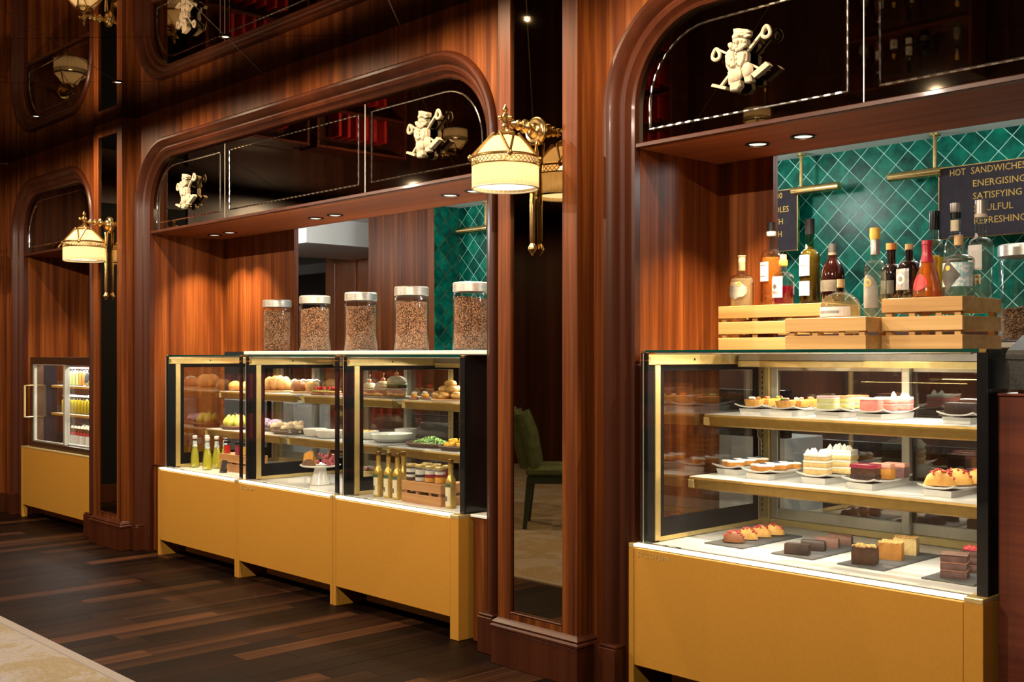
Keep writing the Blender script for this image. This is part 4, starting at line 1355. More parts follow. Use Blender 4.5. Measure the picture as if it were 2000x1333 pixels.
def bottle(label, loc, prof, glass='bottle_glass', liq=None, cap=None, labels=(), rotz=0, cat='bottle', ripple=0, rn=0, group='bottles standing on the crates', name='bottle', seg=28):
    """prof outer (r,z) from the base; liq (material, fill z); cap list of (material, [(r,z)...]); labels (mat, z0, z1, half angle, centre, shape)"""
    t = thing(name, label, cat, loc, rotz, group)
    rings = [(.0001, .003)] + [(prof[0][0] * .8, .0)] + prof
    inner = [(max(r - .0025, .002), z) for r, z in prof]
    full = rings + list(reversed(inner)) + [(.0001, inner[0][1] + .004)]
    if M[glass].name.endswith('glass') and 'dark' not in glass:
        obj('glass_body', B().lathe(full, seg=max(seg, rn * 4 if rn else seg), ripple=ripple, rn=rn), M[glass], t, True)
    else:
        obj('glass_body', B().lathe(rings + [(.0001, prof[-1][1])], seg=seg), M[glass], t, True)
    if liq:
        zt = liq[1]
        ip = [(.0001, prof[0][1] + .006)] + [(max(r - .0032, .0015), max(z, prof[0][1] + .006)) for r, z in prof if z < zt]
        ip += [(max(prof_at(prof, zt) - .0032, .0015), zt), (.0001, zt)]
        obj('contents', B().lathe(ip, seg=seg), M[liq[0]], t, True)
    for (mt, cp) in (cap or ()):
        obj('cap', B().lathe([(.0001, cp[0][1])] + cp + [(.0001, cp[-1][1])], seg=18), M[mt], t, True)
    for lb in labels:
        mt, z0, z1, aw = lb[:4]
        ac = lb[4] if len(lb) > 4 else -pi / 2
        sh = lb[5] if len(lb) > 5 else None
        eps = lb[6] if len(lb) > 6 else .0008
        obj('paper_label', patch(prof, z0, z1, aw, ac, eps, sh), M[mt], t, True)
    return t


def cyl(h, r, neck_r, sh0, sh1, foot=.004):
    """straight body, rounded shoulder from sh0 to sh1 (fractions), neck"""
    out = [(r * .94, 0), (r, foot)]
    z0, z1 = h * sh0, h * sh1
    for k in range(7):
        a = pi / 2 * k / 6
        out.append((neck_r + (r - neck_r) * cos(a) ** 1.0 if k else r, z0 + (z1 - z0) * sin(a)))
    out.append((neck_r, h))
    return out


F_ = -pi / 2
bottle('squat clear bottle with glass neck and grey owl label, leftmost on the crates', (-2.715, 3.865, c1 + .0002), cyl(.185, .049, .018, .58, .72), 'bottle_glass', ('pale_spirit', .115),
       [('cork', [(.015, .15), (.015, .208), (.017, .209), (.017, .212)])], [('label_grey', .03, .10, 1.05, F_, 'round'), ('gold_print', .082, .102, .2, F_ - .38, 'round', .0014), ('gold_print', .082, .102, .2, F_ + .38, 'round', .0014), ('label_print', .088, .096, .09, F_ + .38, 'round', .002)])
bottle('tall fluted bottle of amber whisky with black cap', (-2.64, 3.97, c1 + .0002), cyl(.30, .046, .016, .64, .8), 'bottle_glass', ('whisky', .205),
       [('cap_cream', [(.018, .295), (.02, .3), (.02, .313), (.0165, .314)]), ('black', [(.0165, .3145), (.0165, .352)])], [('label_white', .105, .185, .55, F_ - .25), ('label_print', .17, .174, .35, F_ - .25, None, .0013), ('label_print', .125, .128, .35, F_ - .25, None, .0013)], ripple=.012, rn=22)
bottle('small clear bottle with red spirit and white label', (-2.505, 3.85, c1 + .0002), cyl(.165, .043, .014, .62, .8), 'bottle_glass', ('rose_spirit', .075),
       [('cap_yellow', [(.016, .155), (.018, .16), (.017, .18), (.013, .181)]), ('cork', [(.013, .1815), (.013, .202)])], [('label_white', .028, .112, .8, F_ - .3), ('label_print', .06, .085, .28, F_ - .3, 'diamond', .0013), ('label_silver', .045, .055, .4, F_ - .3, None, .0013)])
bottle('tall green necked whisky bottle with two white labels', (-2.47, 3.99, c1 + .0002), cyl(.295, .042, .017, .64, .78), 'green_glass', ('dark_whisky', .24),
       [('black', [(.019, .29), (.0195, .353)])], [('label_white', .12, .205, .75, F_ - .25), ('label_white', .04, .098, .75, F_ - .25), ('label_silver', .225, .25, .5, F_ - .5, 'round'), ('label_print', .16, .164, .5, F_ - .25, None, .0013)])
bottle('round shouldered dark red bottle with black capsule', (-2.345, 3.955, c1 + .0002), [(.042, 0), (.0455, .006), (.0465, .08), (.046, .115), (.041, .142), (.03, .165), (.019, .18), (.0165, .195), (.0165, .235)], 'dark_red_glass', None,
       [('label_print', [(.0175, .165 + .03), (.0178, .205)]), ('black_matte', [(.0178, .2052), (.018, .24)])], [('label_dark', .05, .095, 1.0, F_ - .2)])
bottle('half dome clear bottle with wide white label band on the low crate', (-2.155, 3.69, c2 + .0002), [(.07, 0), (.0735, .005), (.0735, .03), (.071, .05), (.062, .07), (.047, .084), (.03, .092), (.019, .096), (.0175, .115)], 'bottle_glass', ('pale_spirit', .06),
       [('cork', [(.0145, .113), (.0145, .143)])], [('label_white', .004, .04, 1.25, F_ - .25), ('label_silver', .016, .026, .7, F_ - .25, None, .0013)])
bottle('tall clear bottle with arched grey label and yellow stopper', (-2.0475, 3.7445, c2 + .0002), cyl(.285, .0395, .0155, .6, .74), 'bottle_glass', ('clear_spirit', .17),
       [('cap_grey', [(.0165, .23), (.017, .285), (.0165, .286)]), ('cap_yellow', [(.018, .2862), (.0195, .3), (.019, .328)])], [('label_grey', .035, .155, 1.0, F_ - .25, 'arch'), ('gold_print', .112, .142, .42, F_ - .25, 'round', .0013), ('label_grey', .119, .135, .22, F_ - .25, 'round', .0018)])
bottle('black bottle with orange cap, partly hidden behind the silver labelled one', (-2.085, 3.935, c1 + .0002), cyl(.2, .039, .0165, .5, .72), 'dark_glass_body', None, [('cap_orange', [(.0195, .197), (.02, .222)])], [('label_dark', .03, .08, .9, F_ - .2)])
bottle('black bottle with square silver label and wooden stopper', (-1.965, 3.84, c3 + .0002), cyl(.185, .045, .0135, .58, .78), 'dark_glass_body', None, [('cork', [(.0145, .183), (.0145, .204)])], [('label_silver', .035, .112, .72, F_ - .28), ('label_white', .055, .095, .42, F_ - .28, 'round', .0014), ('label_grey', .065, .085, .22, F_ - .28, 'round', .002)])
bottle('tall clear bottle with yellow label and black capsule', (-1.93, 3.965, c3 + .0002), cyl(.29, .038, .0165, .62, .78), 'bottle_glass', ('juice_yellow', .16), [('black', [(.0185, .262), (.019, .31), (.0185, .332)])], [('label_yellow', .05, .165, 1.1, F_ - .2), ('label_print', .09, .13, .12, F_ + .15, None, .0013)])
bottle('cone shaped bottle of orange spirit with red neck and red round label', (-1.87, 3.785, c3 + .0002), [(.048, 0), (.051, .004), (.051, .02), (.046, .045), (.035, .09), (.024, .125), (.0165, .15), (.015, .17)], 'bottle_glass', ('orange_spirit', .135),
       [('red_wax', [(.0245, .128), (.0185, .15), (.017, .165), (.017, .19), (.019, .192), (.0185, .206)])], [('label_red', .025, .085, .7, F_ - .25, 'round')])
bottle('tallest clear bottle with black neck ring and grey stopper', (-1.846, 3.957, c3 + .0002), cyl(.325, .042, .0165, .5, .72), 'bottle_glass', ('clear_spirit', .2), [('black', [(.0185, .295), (.0188, .318)]), ('cap_grey', [(.0175, .3185), (.019, .325), (.019, .352)])], [('label_cream', .25, .29, 1.2, F_ - .1), ('label_dark', .06, .15, .9, F_)])
bottle('broad clear bottle with dark diamond label, right of the red necked one', (-1.752, 3.78, c3 + .0002), cyl(.185, .052, .0135, .68, .8), 'bottle_glass', ('clear_spirit', .12), [('cork', [(.0155, .18), (.0155, .215)])],
       [('label_blue', .035, .118, 1.35, F_ + .1), ('label_dark', .02, .128, .85, F_ - .3, 'diamond', .0015), ('gold_print', .09, .108, .2, F_ - .3, 'round', .0022), ('label_dark', .124, .132, 1.4, F_)])
bottle('tall clear bottle with grey cap and pale label, rightmost on the crates', (-1.748, 3.945, c3 + .0002), cyl(.31, .042, .02, .62, .7), 'bottle_glass', ('clear_spirit', .2), [('cap_cream', [(.0215, .29), (.0218, .302)]), ('cap_grey', [(.0205, .3025), (.0195, .352)])], [('label_white', .1, .19, .85, F_ - .35), ('label_cream', .05, .085, .7, F_ - .3), ('label_silver', .205, .235, .42, F_ - .5, 'round')])


# ------------------------------------------------------------------ plates, slates
def plate(label, x, y, z, wid=.125, ln=.28, rotz=0, group='white plates in the pastry case'):
    t = thing('serving_plate', label, 'plate', (x, y, z), rotz, group)
    b = B()
    nx, ny = 10, 10
    top, bot = [], []
    for i in range(nx + 1):
        for j in range(ny + 1):
            u, v = -1 + 2 * i / nx, -1 + 2 * j / ny
            zz = .030 + .0125 * abs(u * v) ** 2.6 + .004 * v * v
            px, py = u * wid * .5 * (1 + .10 * abs(v) ** 2), v * ln * .5 * (1 + .05 * abs(u) ** 2)
            top.append((px, py, zz))
            bot.append((px * .985, py * .985, zz - .006))
    nn = len(top)
    fs = []
    for i in range(nx):
        for j in range(ny):
            a = i * (ny + 1) + j
            q = (a, a + 1, a + ny + 2, a + ny + 1)
            fs.append(q)
            fs.append(tuple(nn + k for k in reversed(q)))
    edge = [i * (ny + 1) for i in range(nx + 1)] + [nx * (ny + 1) + j for j in range(1, ny + 1)] + [i * (ny + 1) + ny for i in range(nx - 1, -1, -1)] + [j for j in range(ny - 1, 0, -1)]
    for k in range(len(edge)):
        a, c = edge[k], edge[(k + 1) % len(edge)]
        fs.append((a, c, nn + c, nn + a))
    b.add(top + bot, fs)
    obj('plate_top', b, M['ceramic'], t, True)
    s = .40
    obj('foot', B().loft([[(-wid * s, -ln * .46, 0), (wid * s, -ln * .46, 0), (wid * s, ln * .46, 0), (-wid * s, ln * .46, 0)],
                          [(-wid * (s + .03), -ln * .48, .0235), (wid * (s + .03), -ln * .48, .0235), (wid * (s + .03), ln * .48, .0235), (-wid * (s + .03), ln * .48, .0235)]]), M['ceramic'], t)
    return t


ZU, ZL, ZD = 1.1002, .8422, .5852
PLATES = [(-2.735, 4.085, ZU, 'white plate at the left end of the upper pastry shelf'), (-2.578, 4.075, ZU, 'second white plate on the upper pastry shelf, with fruit tarts'),
          (-2.375, 4.09, ZU, 'white plate of green cake slices on the upper pastry shelf'), (-2.190, 4.085, ZU, 'white plate of pink cake slices on the upper pastry shelf'), (-1.84, 4.085, ZU, 'white plate with chocolate cake at the right of the upper shelf'),
          (-2.82, 4.04, ZL, 'white plate with iced biscuits at the left of the lower shelf'), (-2.625, 3.975, ZL, 'second white plate with iced biscuits on the lower shelf'),
          (-2.385, 4.01, ZL, 'white plate with cream cakes on the lower shelf'), (-2.165, 3.975, ZL, 'white plate with cherry glazed bars on the lower shelf'), (-1.86, 3.975, ZL, 'white plate with red crumbed buns on the lower shelf')]
p0 = None
for (x_, y_, z_, lab) in PLATES:
    if p0 is None: p0 = plate(lab, x_, y_, z_)
    else: dup(p0, (x_, y_, z_), random.uniform(-.02, .02), lab)


def slate(label, x, y):
    b = B()
    rnd = random.Random(int(x * 1000))
    a, c = .092, .215
    out = []
    for (p, q) in (((-a, -c), (a, -c)), ((a, -c), (a, c)), ((a, c), (-a, c)), ((-a, c), (-a, -c))):
        n = int(hypot(q[0] - p[0], q[1] - p[1]) / .008)
        for k in range(n):
            out.append((p[0] + (q[0] - p[0]) * k / n + rnd.uniform(-.0016, .0016), p[1] + (q[1] - p[1]) * k / n + rnd.uniform(-.0016, .0016)))
    top = [(u * .975, v * .99) for u, v in out]
    b.loft([[(u, v, 0) for u, v in out], [(u, v, .003) for u, v in out], [(u, v, .006) for u, v in top]])
    o = obj('slate_board', b, M['slate'], loc=(x, y, ZD))
    return tag(o, label, 'slate board', 'slate boards on the marble deck')


slate('dark slate board with four small turnovers, leftmost on the deck', -2.66, 3.875)
slate('dark slate board with four chocolate bars', -2.342, 3.87)
slate('dark slate board with three crumble cake slices', -2.055, 3.865)
slate('dark slate board with layered berry slices at right of the deck', -1.72, 3.84)


# ------------------------------------------------------------------ pastries of the right case
def turnover(label, x, y, z, rotz, scale=1.0, m='pastry', top='red_crumb', group='small turnovers on slate'):
    t = thing('turnover', label, 'pastry', (x, y, z), rotz, group)
    rings = []
    for i in range(11):
        u = -1 + 2 * i / 10
        k = max(.05, (1 - u * u) ** .6)
        rings.append([(u * .046 * scale, .021 * scale * k * cos(a) * 1.0, max(0, .004 + .046 * scale * k * sin(a))) for a in [pi * q / 8 for q in range(9)]])
    obj('pastry_shell', B().loft(rings), M[m], t, True, ang=80)
    b = B()
    rnd = random.Random(int(x * 777))
    for k in range(22):
        u = rnd.uniform(-.85, .85)
        kk = (1 - u * u) ** .6
        a = pi / 2 + rnd.uniform(-.7, .7)
        b.blob((u * .046 * scale, .021 * scale * kk * cos(a), max(.004, .004 + .047 * scale * kk * sin(a))), (.005, .005, .0045), 6, 4, .2, k)
    stuff(obj('red_crumbs', b, M[top], t))
    return t


for k, (x_, y_, r_, m_) in enumerate(((-2.662, 3.735, .5, 'pastry_brown'), (-2.668, 3.835, .45, 'pastry'), (-2.664, 3.925, .45, 'pastry'), (-2.655, 4.01, .5, 'pastry'))):
    turnover(['dark baked turnover with red crumbs at the front of the slate', 'golden turnover with red crumbs, second from the front', 'golden turnover with red crumbs, third from the front', 'golden turnover with red crumbs at the back of the slate'][k], x_, y_, ZD + .0062, r_, 1.0, m_)


def bar(label, x, y, z, rotz, m='chocolate', ln=.092, wd_=.046, h=.04, round_=False, group='chocolate bars on slate'):
    t = thing('chocolate_bar', label, 'pastry', (x, y, z), rotz, group)
    n = 9
    pr = [(wd_ * .5 * (1.0 if i == 0 else 1) * cos(pi * i / (n - 1)) * (1 if round_ else (1.0)), h * (sin(pi * i / (n - 1)) if round_ else 0)) for i in range(n)]
    if not round_: pr = [(.5 * wd_, 0), (.5 * wd_, .004), (.36 * wd_, h - .002), (.33 * wd_, h), (-.33 * wd_, h), (-.36 * wd_, h - .002), (-.5 * wd_, .004), (-.5 * wd_, 0)]
    rings = [[(u, p * kk, max(0, q * kk)) for p, q in pr] for u, kk in ((-ln / 2, .93), (-ln / 2 + .004, 1), (ln / 2 - .004, 1), (ln / 2, .93))]
    obj('chocolate_body', B().loft(rings), M[m], t, True, ang=40)
    obj('base_layer', B().box(-ln / 2 + .003, ln / 2 - .003, -wd_ * .45, wd_ * .45, -.0005, .0), M['brownie'], t)
    return t


for k, (x_, y_, m_, rd) in enumerate(((-2.345, 3.70, 'chocolate', 0), (-2.35, 3.82, 'chocolate', 1), (-2.352, 3.925, 'milk_chocolate', 1), (-2.355, 4.03, 'milk_chocolate', 1))):
    bar(['dark chocolate bar at the front of its slate', 'dark chocolate log with brown end, second on the slate', 'milk chocolate log, third on the slate', 'milk chocolate log at the back of the slate'][k], x_, y_, ZD + .0068, .32, m_, round_=bool(rd))


def slice_cake(label, x, y, z, rotz, layers, ln=.09, wd_=.06, taper=1.0, name='cake_slice', group=None, crumb=None, peaks=None, rnd_=0):
    t = thing(name, label, 'cake', (x, y, z), rotz, group)
    zz = 0
    rnd = random.Random(int(x * 1313 + y * 77))
    for i, (m, h) in enumerate(layers):
        e = rnd.uniform(-.0012, .0012)
        a, c = ln / 2 + e, wd_ / 2 + e
        n = 12
        out = []
        for (p, q) in (((-a, -c * taper), (a, -c)), ((a, -c), (a, c)), ((a, c), (-a, c * taper)), ((-a, c * taper), (-a, -c * taper))):
            for k in range(n // 2):
                f = k / (n // 2)
                j = rnd.uniform(-.001, .001)
                out.append((p[0] + (q[0] - p[0]) * f + j, p[1] + (q[1] - p[1]) * f + j))
        if rnd_:
            out = [(a * (abs(cos(q)) ** .6) * (1 if cos(q) > 0 else -1), c * (abs(sin(q)) ** .6) * (1 if sin(q) > 0 else -1)) for q in [2 * pi * k / 28 for k in range(28)]]
        top = inset(out, .0015)
        obj('layer', B().loft([[(u, v, zz) for u, v in inset(out, .001)], [(u, v, zz + h * .2) for u, v in out], [(u, v, zz + h * .8) for u, v in out], [(u, v, zz + h - .0002) for u, v in top]]), M[m], t, True, ang=50)
        zz += h
    if crumb:
        b = B()
        for k in range(60):
            u, v = rnd.uniform(-.46, .46) * ln, rnd.uniform(-.46, .46) * wd_
            b.blob((u, v, zz + .001), (.006, .006, .005), 6, 4, .3, k)
        stuff(obj('crumble_topping', b, M[crumb], t))
    if peaks:
        b = B()
        for k in range(peaks):
            u, v = rnd.uniform(-.4, .4) * ln, rnd.uniform(-.36, .36) * wd_
            hh = rnd.uniform(.012, .026)
            b.lathe([(.0001, zz - .002), (.012, zz), (.010, zz + hh * .4), (.004, zz + hh * .8), (.0003, zz + hh)], (u, v, 0), 8)
        obj('cream_peaks', b, M['cream'], t, True)
    return t


CAK = [('brownie', .036), ('caramel_cake', .010)]
for k, (x_, y_, ly) in enumerate(((-2.068, 3.71, [('brownie', .058), ('brownie', .006)]), (-2.05, 3.865, [('caramel_cake', .062)]), (-2.062, 4.005, [('sponge', .062)]))):
    slice_cake(['dark loaf slice with golden crumble at the front of its slate', 'caramel loaf slice with crumble in the middle of its slate', 'pale loaf slice with crumble at the back of its slate'][k], x_, y_, ZD + .0062, .28, ly, .085, .06, crumb='crumble', group='crumble slices on slate')
for k, (x_, y_) in enumerate(((-1.735, 3.715), (-1.725, 3.86), (-1.70, 3.985))):
    slice_cake(['layered brown berry slice at the front right of the deck', 'layered berry slice behind the front one at right', 'layered berry slice at the back right of the deck'][k], x_, y_, ZD + .0062, .3,
               [('berry_cake', .024), ('ham', .003), ('berry_cake', .024), ('ham', .003), ('berry_cake', .022), ('cherry_glaze' if k else 'milk_chocolate', .004)], .085, .078, group='berry slices on slate', crumb='red_crumb' if k else None)


def tart(label, x, y, z, r=.036, m='tart_orange', topping=(), h=.022, group='small fruit tarts'):
    t = thing('fruit_tart', label, 'tart', (x, y, z), 0, group)
    obj('crust', B().lathe([(.0001, 0), (r * .85, 0), (r, h * .8), (r * .98, h), (r * .9, h), (r * .86, h * .82), (.0001, h * .8)], seg=28, ripple=.025, rn=14), M['pastry'], t, True)
    obj('filling', B().lathe([(.0001, h * .81), (r * .85, h * .83), (r * .7, h * 1.05), (.0001, h * 1.15)], seg=20), M[m], t, True)
    rnd = random.Random(int(x * 991 + y * 313))
    for k, mt in enumerate(topping):
        a, q = rnd.uniform(0, 6.28), rnd.uniform(0, .55) * r
        obj('topping', B().blob((q * cos(a), q * sin(a), h * 1.15 + .002), (.010, .010, .006), 8, 6, .15, k), M[mt], t, True)
    return t


ZP = .0335
for x_, y_, m_, tp, lab in ((-2.745, 4.00, 'pastry_brown', ('cream', 'pastry', 'cream', 'ham'), 'brown tart with cream shavings at the front of the left plate'),
                            (-2.735, 4.085, 'tart_orange', ('tomato', 'orange_glaze', 'leaf_light'), 'small orange tart with red fruit on the left plate'),
                            (-2.73, 4.165, 'tart_orange', ('leaf_light', 'tomato', 'leaf_light', 'cream'), 'orange tart with green and red fruit at the back of the left plate'),
                            (-2.585, 3.99, 'pastry_brown', ('leaf_light', 'lettuce', 'tomato', 'ham'), 'brown edged tart with herbs at the front of the second plate'),
                            (-2.575, 4.08, 'tart_orange', ('ham', 'cream'), 'orange tart with pale topping on the second plate'),
                            (-2.57, 4.165, 'tart_orange', ('orange_glaze', 'ham', 'tomato'), 'round orange tart with red middle at the back of the second plate')):
    tart(lab, x_, y_, ZU + ZP, topping=tp, m=m_, r=.0415, h=.028)
GS = [('sponge_green', .018), ('cream', .005), ('sponge_green', .018), ('cream', .006), ('pink_glaze', .006)]
PS = [('sponge_pink', .02), ('cream', .004), ('sponge_pink', .015), ('cream', .012)]
for x_, y_, ly, lab in ((-2.39, 3.995, GS, 'green layered slice with pink top at the front of its plate'), (-2.375, 4.085, GS[:-1] + [('orange_glaze', .005)], 'green layered slice with orange top in the middle of its plate'), (-2.36, 4.175, GS[:-1] + [('orange_glaze', .006)], 'green layered slice with orange top at the back of its plate')):
    slice_cake(lab, x_, y_, ZU + ZP, .12, ly, .085, .07, group='green layered slices', rnd_=1)
for x_, y_, ly, lab, cr in ((-2.20, 3.995, [('sponge_pink', .042), ('cream', .008)], 'pink slice at the front of its plate', None), (-2.185, 4.08, PS, 'pink and cream slice in the middle of its plate', None), (-2.165, 4.17, PS, 'pink slice with sprinkled cream top at the back of its plate', 'leaf_light')):
    slice_cake(lab, x_, y_, ZU + ZP, .1, ly, .085, .07, group='pink slices', rnd_=1, crumb=None, peaks=3 if cr else None)
slice_cake('dark chocolate slab cake on the right plate of the upper shelf', -1.84, 4.0, ZU + ZP, .05, [('chocolate', .042)], .105, .07)
slice_cake('brown and pink layered cake behind the chocolate slab', -1.84, 4.11, ZU + ZP, .1, [('brownie', .018), ('sponge_pink', .014), ('cream', .006), ('brownie', .012), ('cream', .003)], .1, .06)
tart('small orange tart at the right end of the upper shelf', -1.68, 4.13, ZU + .0002, topping=('orange_glaze',), r=.034)


def iced_biscuit(label, x, y, z, rotz, berry=True):
    t = thing('iced_biscuit', label, 'biscuit', (x, y, z), rotz, 'iced biscuits on the lower shelf')
    def outl(k):
        o = []
        for i in range(40):
            a = 2 * pi * i / 40
            r = (.036 + .008 * cos(4 * a)) * k
            o.append((r * cos(a) * 1.15, r * sin(a) * .85))
        return o
    a, c = outl(1), outl(.94)
    obj('biscuit_base', B().loft([[(u, v, 0) for u, v in c], [(u, v, .004) for u, v in a], [(u, v, .018) for u, v in a]]), M['caramel_cake'], t, True, ang=40)
    d = outl(1.03)
    obj('icing', B().loft([[(u, v, .0182) for u, v in d], [(u, v, .022) for u, v in d], [(u, v, .026) for u, v in outl(.9)]]), M['icing'], t, True, ang=60)
    if berry: obj('berry', B().blob((.004, -.004, .027), (.016, .010, .005), 10, 6, .1, 3), M['blueberry'], t, True)
    return t


for x_, y_, lab, be in ((-2.82, 3.95, 'iced biscuit at the front of the far left plate', True), (-2.825, 4.04, 'iced biscuit in the middle of the far left plate', True), (-2.815, 4.125, 'iced biscuit with dark berry at the back of the far left plate', True),
                        (-2.63, 3.89, 'iced biscuit at the front of the second plate', True), (-2.62, 3.975, 'iced biscuit in the middle of the second plate', True), (-2.61, 4.06, 'iced biscuit at the back of the second plate', True)):
    iced_biscuit(lab, x_, y_, ZL + ZP, .25, be)
CC = [('sponge', .019), ('cream', .008), ('sponge', .019), ('cream', .008), ('sponge', .016), ('cream', .012)]
slice_cake('layered cream cake slice with white peaks at the front of its plate', -2.40, 3.935, ZL + ZP, .15, CC, .095, .062, peaks=9, group='cream cakes')
slice_cake('taller cream cake slice with white peaks behind the front one', -2.37, 4.05, ZL + ZP, .2, CC + [('cream', .012)], .12, .09, peaks=16, group='cream cakes')
RB = [('chocolate', .02), ('brownie', .024), ('cherry_glaze', .016)]
slice_cake('chocolate bar cake with cherry glaze at the front of its plate', -2.17, 3.895, ZL + ZP, .1, RB, .10, .05, group='cherry glazed bars')
slice_cake('orange and cherry bar cake in the middle of its plate', -2.145, 3.975, ZL + ZP, .1, [('caramel_cake', .04), ('ham', .018)], .085, .05, group='cherry glazed bars')
slice_cake('pale cherry bar cake at the back of its plate', -2.13, 4.055, ZL + ZP, .1, [('berry_cake', .04), ('ham', .016)], .085, .05, group='cherry glazed bars')
for x_, y_, lab in ((-1.87, 3.885, 'red crumbed bun at the front of the right plate'), (-1.845, 3.965, 'red crumbed bun in the middle of the right plate'), (-1.79, 4.04, 'red crumbed bun at the back of the right plate')):
    turnover(lab, x_, y_, ZL + ZP, .5, 1.25, group='red crumbed buns')

ORDN = ['first', 'second', 'third', 'fourth', 'fifth', 'sixth', 'seventh', 'eighth', 'ninth', 'tenth', 'eleventh', 'twelfth']

# ------------------------------------------------------------------ food of the middle counter
def loaf(label, x, y, z, rotz, L=.2, W=.11, H=.09, m='bread', braid=0, score=0, name='bread_loaf', group=None):
    t = thing(name, label, 'bread', (x, y, z), rotz, group)
    if braid:
        b = B()
        for k in range(braid):
            u = -L / 2 + L * (k + .5) / braid
            s = (1 - (2 * u / L) ** 2) ** .4
            for sg in (-1, 1):
                b.blob((u + .008 * sg, sg * W * .17 * s, H * .45 * s), (L / braid * .85, W * .34 * s, H * .5 * s), 12, 8, .06, k + sg, flat=-H * .44 * s)
        obj('crust', b, M[m], t, True, ang=80)
    else:
        obj('crust', B().blob((0, 0, H * .42), (L / 2, W / 2, H * .58), 20, 12, .03, 4, flat=-H * .42), M[m], t, True, ang=80)
        for k in range(score):
            u = -L * .28 + L * .56 * k / max(1, score - 1)
            obj('flour_score', B().tube([(u - .012, -W * .28, H * .86), (u, 0, H * 1.0), (u + .012, W * .28, H * .86)], .007, 8), M['icing'], t, True)
    return t


def board(label, x, y, z, r=.12, sx=1.0, m='board_wood', h=.012, group='round wooden boards in the counter cases'):
    return tag(obj('serving_board', B().lathe([(.0001, 0), (r - .004, 0), (r, .003), (r, h - .003), (r - .004, h), (.0001, h)], seg=36, sx=sx), M[m], None, True, (x, y, z)), label, 'board', group)


def tray(label, x, y, z, L=.26, W=.16, rotz=0):
    t = thing('wicker_tray', label, 'tray', (x, y, z), rotz, 'dark wicker trays on the lower shelf')
    el = lambda k, zz, n=36: [(L / 2 * k * (abs(cos(2 * pi * i / n)) ** .7) * (1 if cos(2 * pi * i / n) > 0 else -1), W / 2 * k * (abs(sin(2 * pi * i / n)) ** .7) * (1 if sin(2 * pi * i / n) > 0 else -1), zz) for i in range(n)]
    obj('weave_base', B().loft([el(.86, 0), el(.95, .008), el(1.0, .02), el(.95, .02), el(.9, .01), el(.3, .008)]), M['wicker'], t, True)
    obj('rope_rim', B().tube(el(.99, .021), .006, 6, True), M['wicker'], t, True)
    return t


Z1, Z2 = 1.1002, .8422
board('round wooden board under the braided loaf', -6.62, 4.03, Z1, .125, 1.25)
board('round wooden board under the scored round loaf', -6.29, 4.05, Z1, .105)
loaf('large golden braided loaf on a board, upper shelf of the left case', -6.60, 4.02, Z1 + .0122, .75, .21, .16, .105, 'bread', 5)
loaf('golden loaf end left of the braided loaf', -6.87, 4.0, Z1 + .0002, .9, .13, .09, .08, 'bread_pale', 3)
loaf('dark floured round loaf right of the braided one', -6.335, 4.02, Z1 + .0122, .6, .11, .10, .075, 'bread_dark', 0, 2)
loaf('pale floured loaf at the right of the wooden board', -6.235, 4.06, Z1 + .0122, .6, .10, .09, .075, 'bread_pale', 0, 3)
for k, (x_, y_) in enumerate(((-7.015, 3.93), (-7.015, 4.03), (-7.005, 4.13))):
    loaf(['round brown roll on the upper shelf nearest the left glass, in front', 'round brown roll by the left glass, middle', 'round brown roll by the left glass, at the back'][k], x_, y_, Z1 + .0002, (.3), .09, .09, .07, 'bun', group='round rolls by the left glass')


def toast(label, x, y, z, fruit):
    t = thing('tomato_toast', label, 'sandwich', (x, y, z), .6, 'tomato toasts on the upper shelf')
    obj('bread_slice', B().box(-.05, .05, -.032, .032, 0, .016, .005), M['bread_dark'], t)
    obj('egg_layer', B().box(-.046, .046, -.029, .029, .0162, .028, .006), M['pasta'], t)
    for k in range(fruit):
        obj('cherry_tomato', B().blob((-.028 + .028 * k, .004 * (k % 2), .041), (.0145, .0145, .0145), 12, 8), M['tomato'], t, True)
    obj('herb', B().blob((.03, -.015, .03), (.012, .008, .004), 8, 5, .3, 2).blob((-.03, -.018, .03), (.012, .008, .004), 8, 5, .3, 2), M['lettuce'], t)
    return t


toast('dark bread toast with three cherry tomatoes, left of the pair', -5.945, 3.925, Z1 + .0002, 3)
toast('toast with yellow egg and tomato, right of the pair', -5.815, 3.94, Z1 + .0002, 3)


